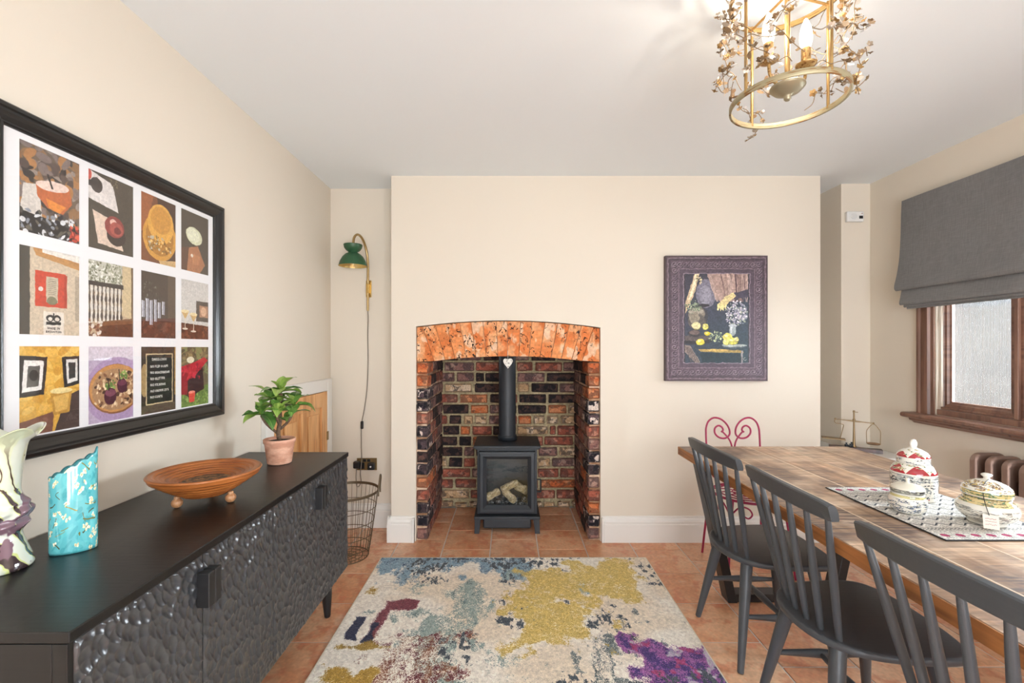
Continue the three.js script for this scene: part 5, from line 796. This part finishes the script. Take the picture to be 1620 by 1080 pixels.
// ---------------------------------------------------------------- roman blind
{
  const bl = thing('roman_blind', 'half-lowered grey linen roman blind over the window', 'blind');
  const wv = tex(512, 512, (u, v) => { const a = fbm(u * 180, v * 12, 180, 12, 2, 701), b = fbm(u * 12, v * 180, 12, 180, 2, 702), c = fbm(u * 5, v * 5, 5, 5, 3, 703); const s = .86 + .14 * a + .12 * b + .04 * (c - .5); return [122 * s, 121 * s, 121 * s]; });
  wv.repeat.set(3, 3); const cloth = std({ map: wv, roughness: .95, bumpMap: M.cloudBump, bumpScale: .0006 });
  const sheet = (pts, d0, d1, th = .0035) => { // pts [x, y] from top to bottom, extruded along depth
    const c = new THREE.CatmullRomCurve3(pts.map(([x, y]) => V(x, y, 0)), false, 'centripetal').getPoints(40), pos = [], idx = [], uv = []; const nD = 24;
    for (let k = 0; k <= nD; k++) { const D = d1 - (d1 - d0) * k / nD; c.forEach((p, i) => { const sag = .0025 * Math.sin(k * .7 + i * .09); pos.push(p.x - sag, p.y, -D); uv.push(D, p.y); }); }
    const m = c.length; for (let k = 0; k < nD; k++) for (let i = 0; i < m - 1; i++) { const q = k * m + i; idx.push(q, q + 1, q + m, q + 1, q + m + 1, q + m); }
    const g = new THREE.BufferGeometry(); g.setAttribute('position', new THREE.Float32BufferAttribute(pos, 3)); g.setAttribute('uv', new THREE.Float32BufferAttribute(uv, 2)); g.setIndex(idx); g.computeVertexNormals(); return g; };
  part('head_rail', bx(2.505, 2.553, 2.20, 2.236, 1.12, 2.89, .004), cloth, bl);
  part('main_panel', sheet([[2.503, 2.238], [2.500, 2.15], [2.497, 2.0], [2.488, 1.86], [2.472, 1.76], [2.458, 1.70], [2.458, 1.675], [2.468, 1.665], [2.482, 1.68], [2.492, 1.74]], 1.1, 2.9), cloth, bl);
  part('fold', sheet([[2.492, 1.76], [2.484, 1.68], [2.474, 1.62], [2.468, 1.582], [2.474, 1.572], [2.488, 1.585], [2.494, 1.62]], 1.1, 2.875), cloth, bl);
  part('fold', sheet([[2.498, 1.64], [2.488, 1.59], [2.482, 1.564], [2.486, 1.557], [2.496, 1.57]], 1.1, 2.86), cloth, bl);
  part('fold', sheet([[2.506, 1.62], [2.496, 1.57], [2.494, 1.549], [2.498, 1.546], [2.508, 1.56]], 1.1, 2.85), cloth, bl);
  part('batten', bx(2.4985, 2.5035, 1.935, 1.953, 1.12, 2.88, .002), cloth, bl);
}

// ---------------------------------------------------------------- chandelier
{
  const X = .835, D = 1.364, Y = 2.04, R = .155, top = ROOM.top;
  const t = thing('chandelier', 'round antique-gold chandelier wrapped in metal blossom twigs', 'chandelier', [X, 0, -D]);
  const gt = (a, b, c, sd) => tex(256, 256, (u, v) => { const q = fbm(u * 14, v * 4, 14, 4, 4, sd), w = fbm(u * 30, v * 8, 30, 8, 3, sd + 1); return mix3(mix3(a, b, q), c, sst(.64, .70, w)); });
  const gold = std({ map: gt([172, 140, 90], [184, 152, 100], [126, 84, 44], 801), roughness: .4, metalness: .7 }), pale = std({ map: gt([156, 146, 116], [170, 158, 126], [136, 96, 54], 811), roughness: .5, metalness: .45 }), twigM = std({ color: lin(.24, .17, .10), roughness: .5, metalness: .7 });
  const ang = [1.73, .26, -1.42, 3.44].map((a) => -a);   // ring posts
  const band = (y) => lathe([[R - .003, y - .008], [R + .003, y - .008], [R + .003, y + .008], [R - .003, y + .008], [R - .003, y - .008]], 72);
  part('lower_ring', band(Y), pale, t); part('upper_ring', band(2.36), gold, t);
  ang.forEach((a) => part('post', rod(V(R * Math.cos(a), Y, R * Math.sin(a)), V(R * Math.cos(a), 2.37, R * Math.sin(a)), .0045, .0045, 10), gold, t));
  for (const a of ang) part('spoke', rod(V(.006 * Math.cos(a), 2.36, .006 * Math.sin(a)), V(R * Math.cos(a), 2.36, R * Math.sin(a)), .004, .004, 8), gold, t);
  part('centre_rod', rod(V(0, 2.05, 0), V(0, top - .03, 0), .0075, .0075, 14), gold, t);
  part('ceiling_rose', lathe([[0, top - .034], [.012, top - .034], [.05, top - .02], [.058, top - .004], [.058, top - .0005], [0, top - .0005]], 36), gold, t);
  part('hub_dish', lathe([[0, Y + .002], [.006, Y + .002], [.010, Y + .007], [.0095, Y + .013], [.012, Y + .017], [.02, Y + .021], [.036, Y + .028], [.045, Y + .037], [.048, Y + .041], [.047, Y + .045], [.036, Y + .047], [.018, Y + .055], [.010, Y + .068], [0, Y + .07]], 44), std({ color: lin(.36, .32, .22), roughness: .42, metalness: .6 }), t);
  for (const a of [.18, .18 + Math.PI]) {   // two candle arms
    const c = Math.cos(a), s = -Math.sin(a), q = (r, y) => V(r * c, y, r * s), r = .064;
    part('arm', tube([q(.008, Y + .065), q(.022, Y + .05), q(.042, Y + .052), q(.058, Y + .07), q(r, Y + .105)], .0045, 40, 8), gold, t);
    part('drip_pan', lathe([[0, Y + .102], [.008, Y + .103], [.026, Y + .112], [.029, Y + .118], [.027, Y + .118], [.008, Y + .110], [0, Y + .110]], 28).translate(r * c, 0, r * s), gold, t);
    part('candle_sleeve', lathe([[0, Y + .108], [.0125, Y + .108], [.013, Y + .112], [.013, Y + .165], [0, Y + .165]], 24).translate(r * c, 0, r * s), gold, t);
    const bulb = part('candle_bulb', lathe([[0, Y + .164], [.010, Y + .165], [.0155, Y + .180], [.0175, Y + .196], [.0155, Y + .220], [.009, Y + .243], [.003, Y + .256], [0, Y + .257]], 24, 40).translate(r * c, 0, r * s), std({ color: 0xffffff, emissive: lin(1, .86, .62), emissiveIntensity: 4, roughness: .3 }), t, 'glowing candle bulb');
    const L = new THREE.PointLight(lin(1, .88, .74), .19); L.castShadow = true; L.position.set(X + r * c, Y + .205, -D + r * s); L.shadow.radius = .8; scene.add(L);
  }
  // blossom twigs round the outside
  seed = 9001;
  const petal = (L, W, up) => { const g = new THREE.CircleGeometry(1, 8); g.scale(W, L / 2, 1); g.translate(0, L / 2, 0); g.rotateX(-Math.PI / 2 + up); return g; };
  const flower = merge([0, 1, 2, 3, 4].map((i) => petal(.0085, .0034, .35).rotateY(i * Math.PI * .4)).concat([new THREE.IcosahedronGeometry(.0018, 0)]));
  const leafA = merge([petal(.022, .0062, .2)]), leafB = merge([petal(.027, .0085, .5)]);
  const fm = [gold, twigM, std({ color: lin(.62, .56, .48), roughness: .35, metalness: .55 }), std({ color: lin(.40, .28, .17), roughness: .45, metalness: .7 })], lm = [fm[2], fm[3], phy({ color: lin(.8, .78, .76), roughness: .2, transmission: .5, thickness: 0 })];
  for (let i = 0; i < 84; i++) {
    const a0 = rnd() * 6.283, y0 = rr(2.02, 2.36), dir = rnd() < .5 ? 1 : -1, n = 5, pts = []; let a = a0, y = y0, r = R + rr(-.006, .006);
    for (let k = 0; k < n; k++) { pts.push(V(r * Math.cos(a), y, r * Math.sin(a))); a += dir * rr(.05, .15); y += rr(-.022, .03); r += rr(-.002, .017); y = Math.min(y, 2.40); }
    const tw = part('twig', tube(pts, .0012, 16, 5), twigM, t); const cv = new THREE.CatmullRomCurve3(pts);
    const place = (m, p, s) => { m.position.copy(p); m.rotation.set(rr(-1.2, 1.2), rnd() * 6.28, rr(-1.2, 1.2)); m.scale.setScalar(s); };
    const nf = 3 + Math.floor(rnd() * 2); for (let k = 0; k < nf; k++) { const p = cv.getPoint(k === 0 ? 1 : rr(.3, 1)); p.add(V(rr(-.008, .008), rr(-.008, .008), rr(-.008, .008))); place(part('flower', flower, fm[Math.floor(rnd() * 4)], tw), p, rr(.95, 1.5)); }
    const nl = 1 + Math.floor(rnd() * 2); for (let k = 0; k < nl; k++) place(part('leaf', rnd() < .5 ? leafA : leafB, lm[Math.floor(rnd() * 3)], tw), cv.getPoint(rr(.2, 1)), rr(.7, 1.1));
  }
}
renderer.render(scene, camera);
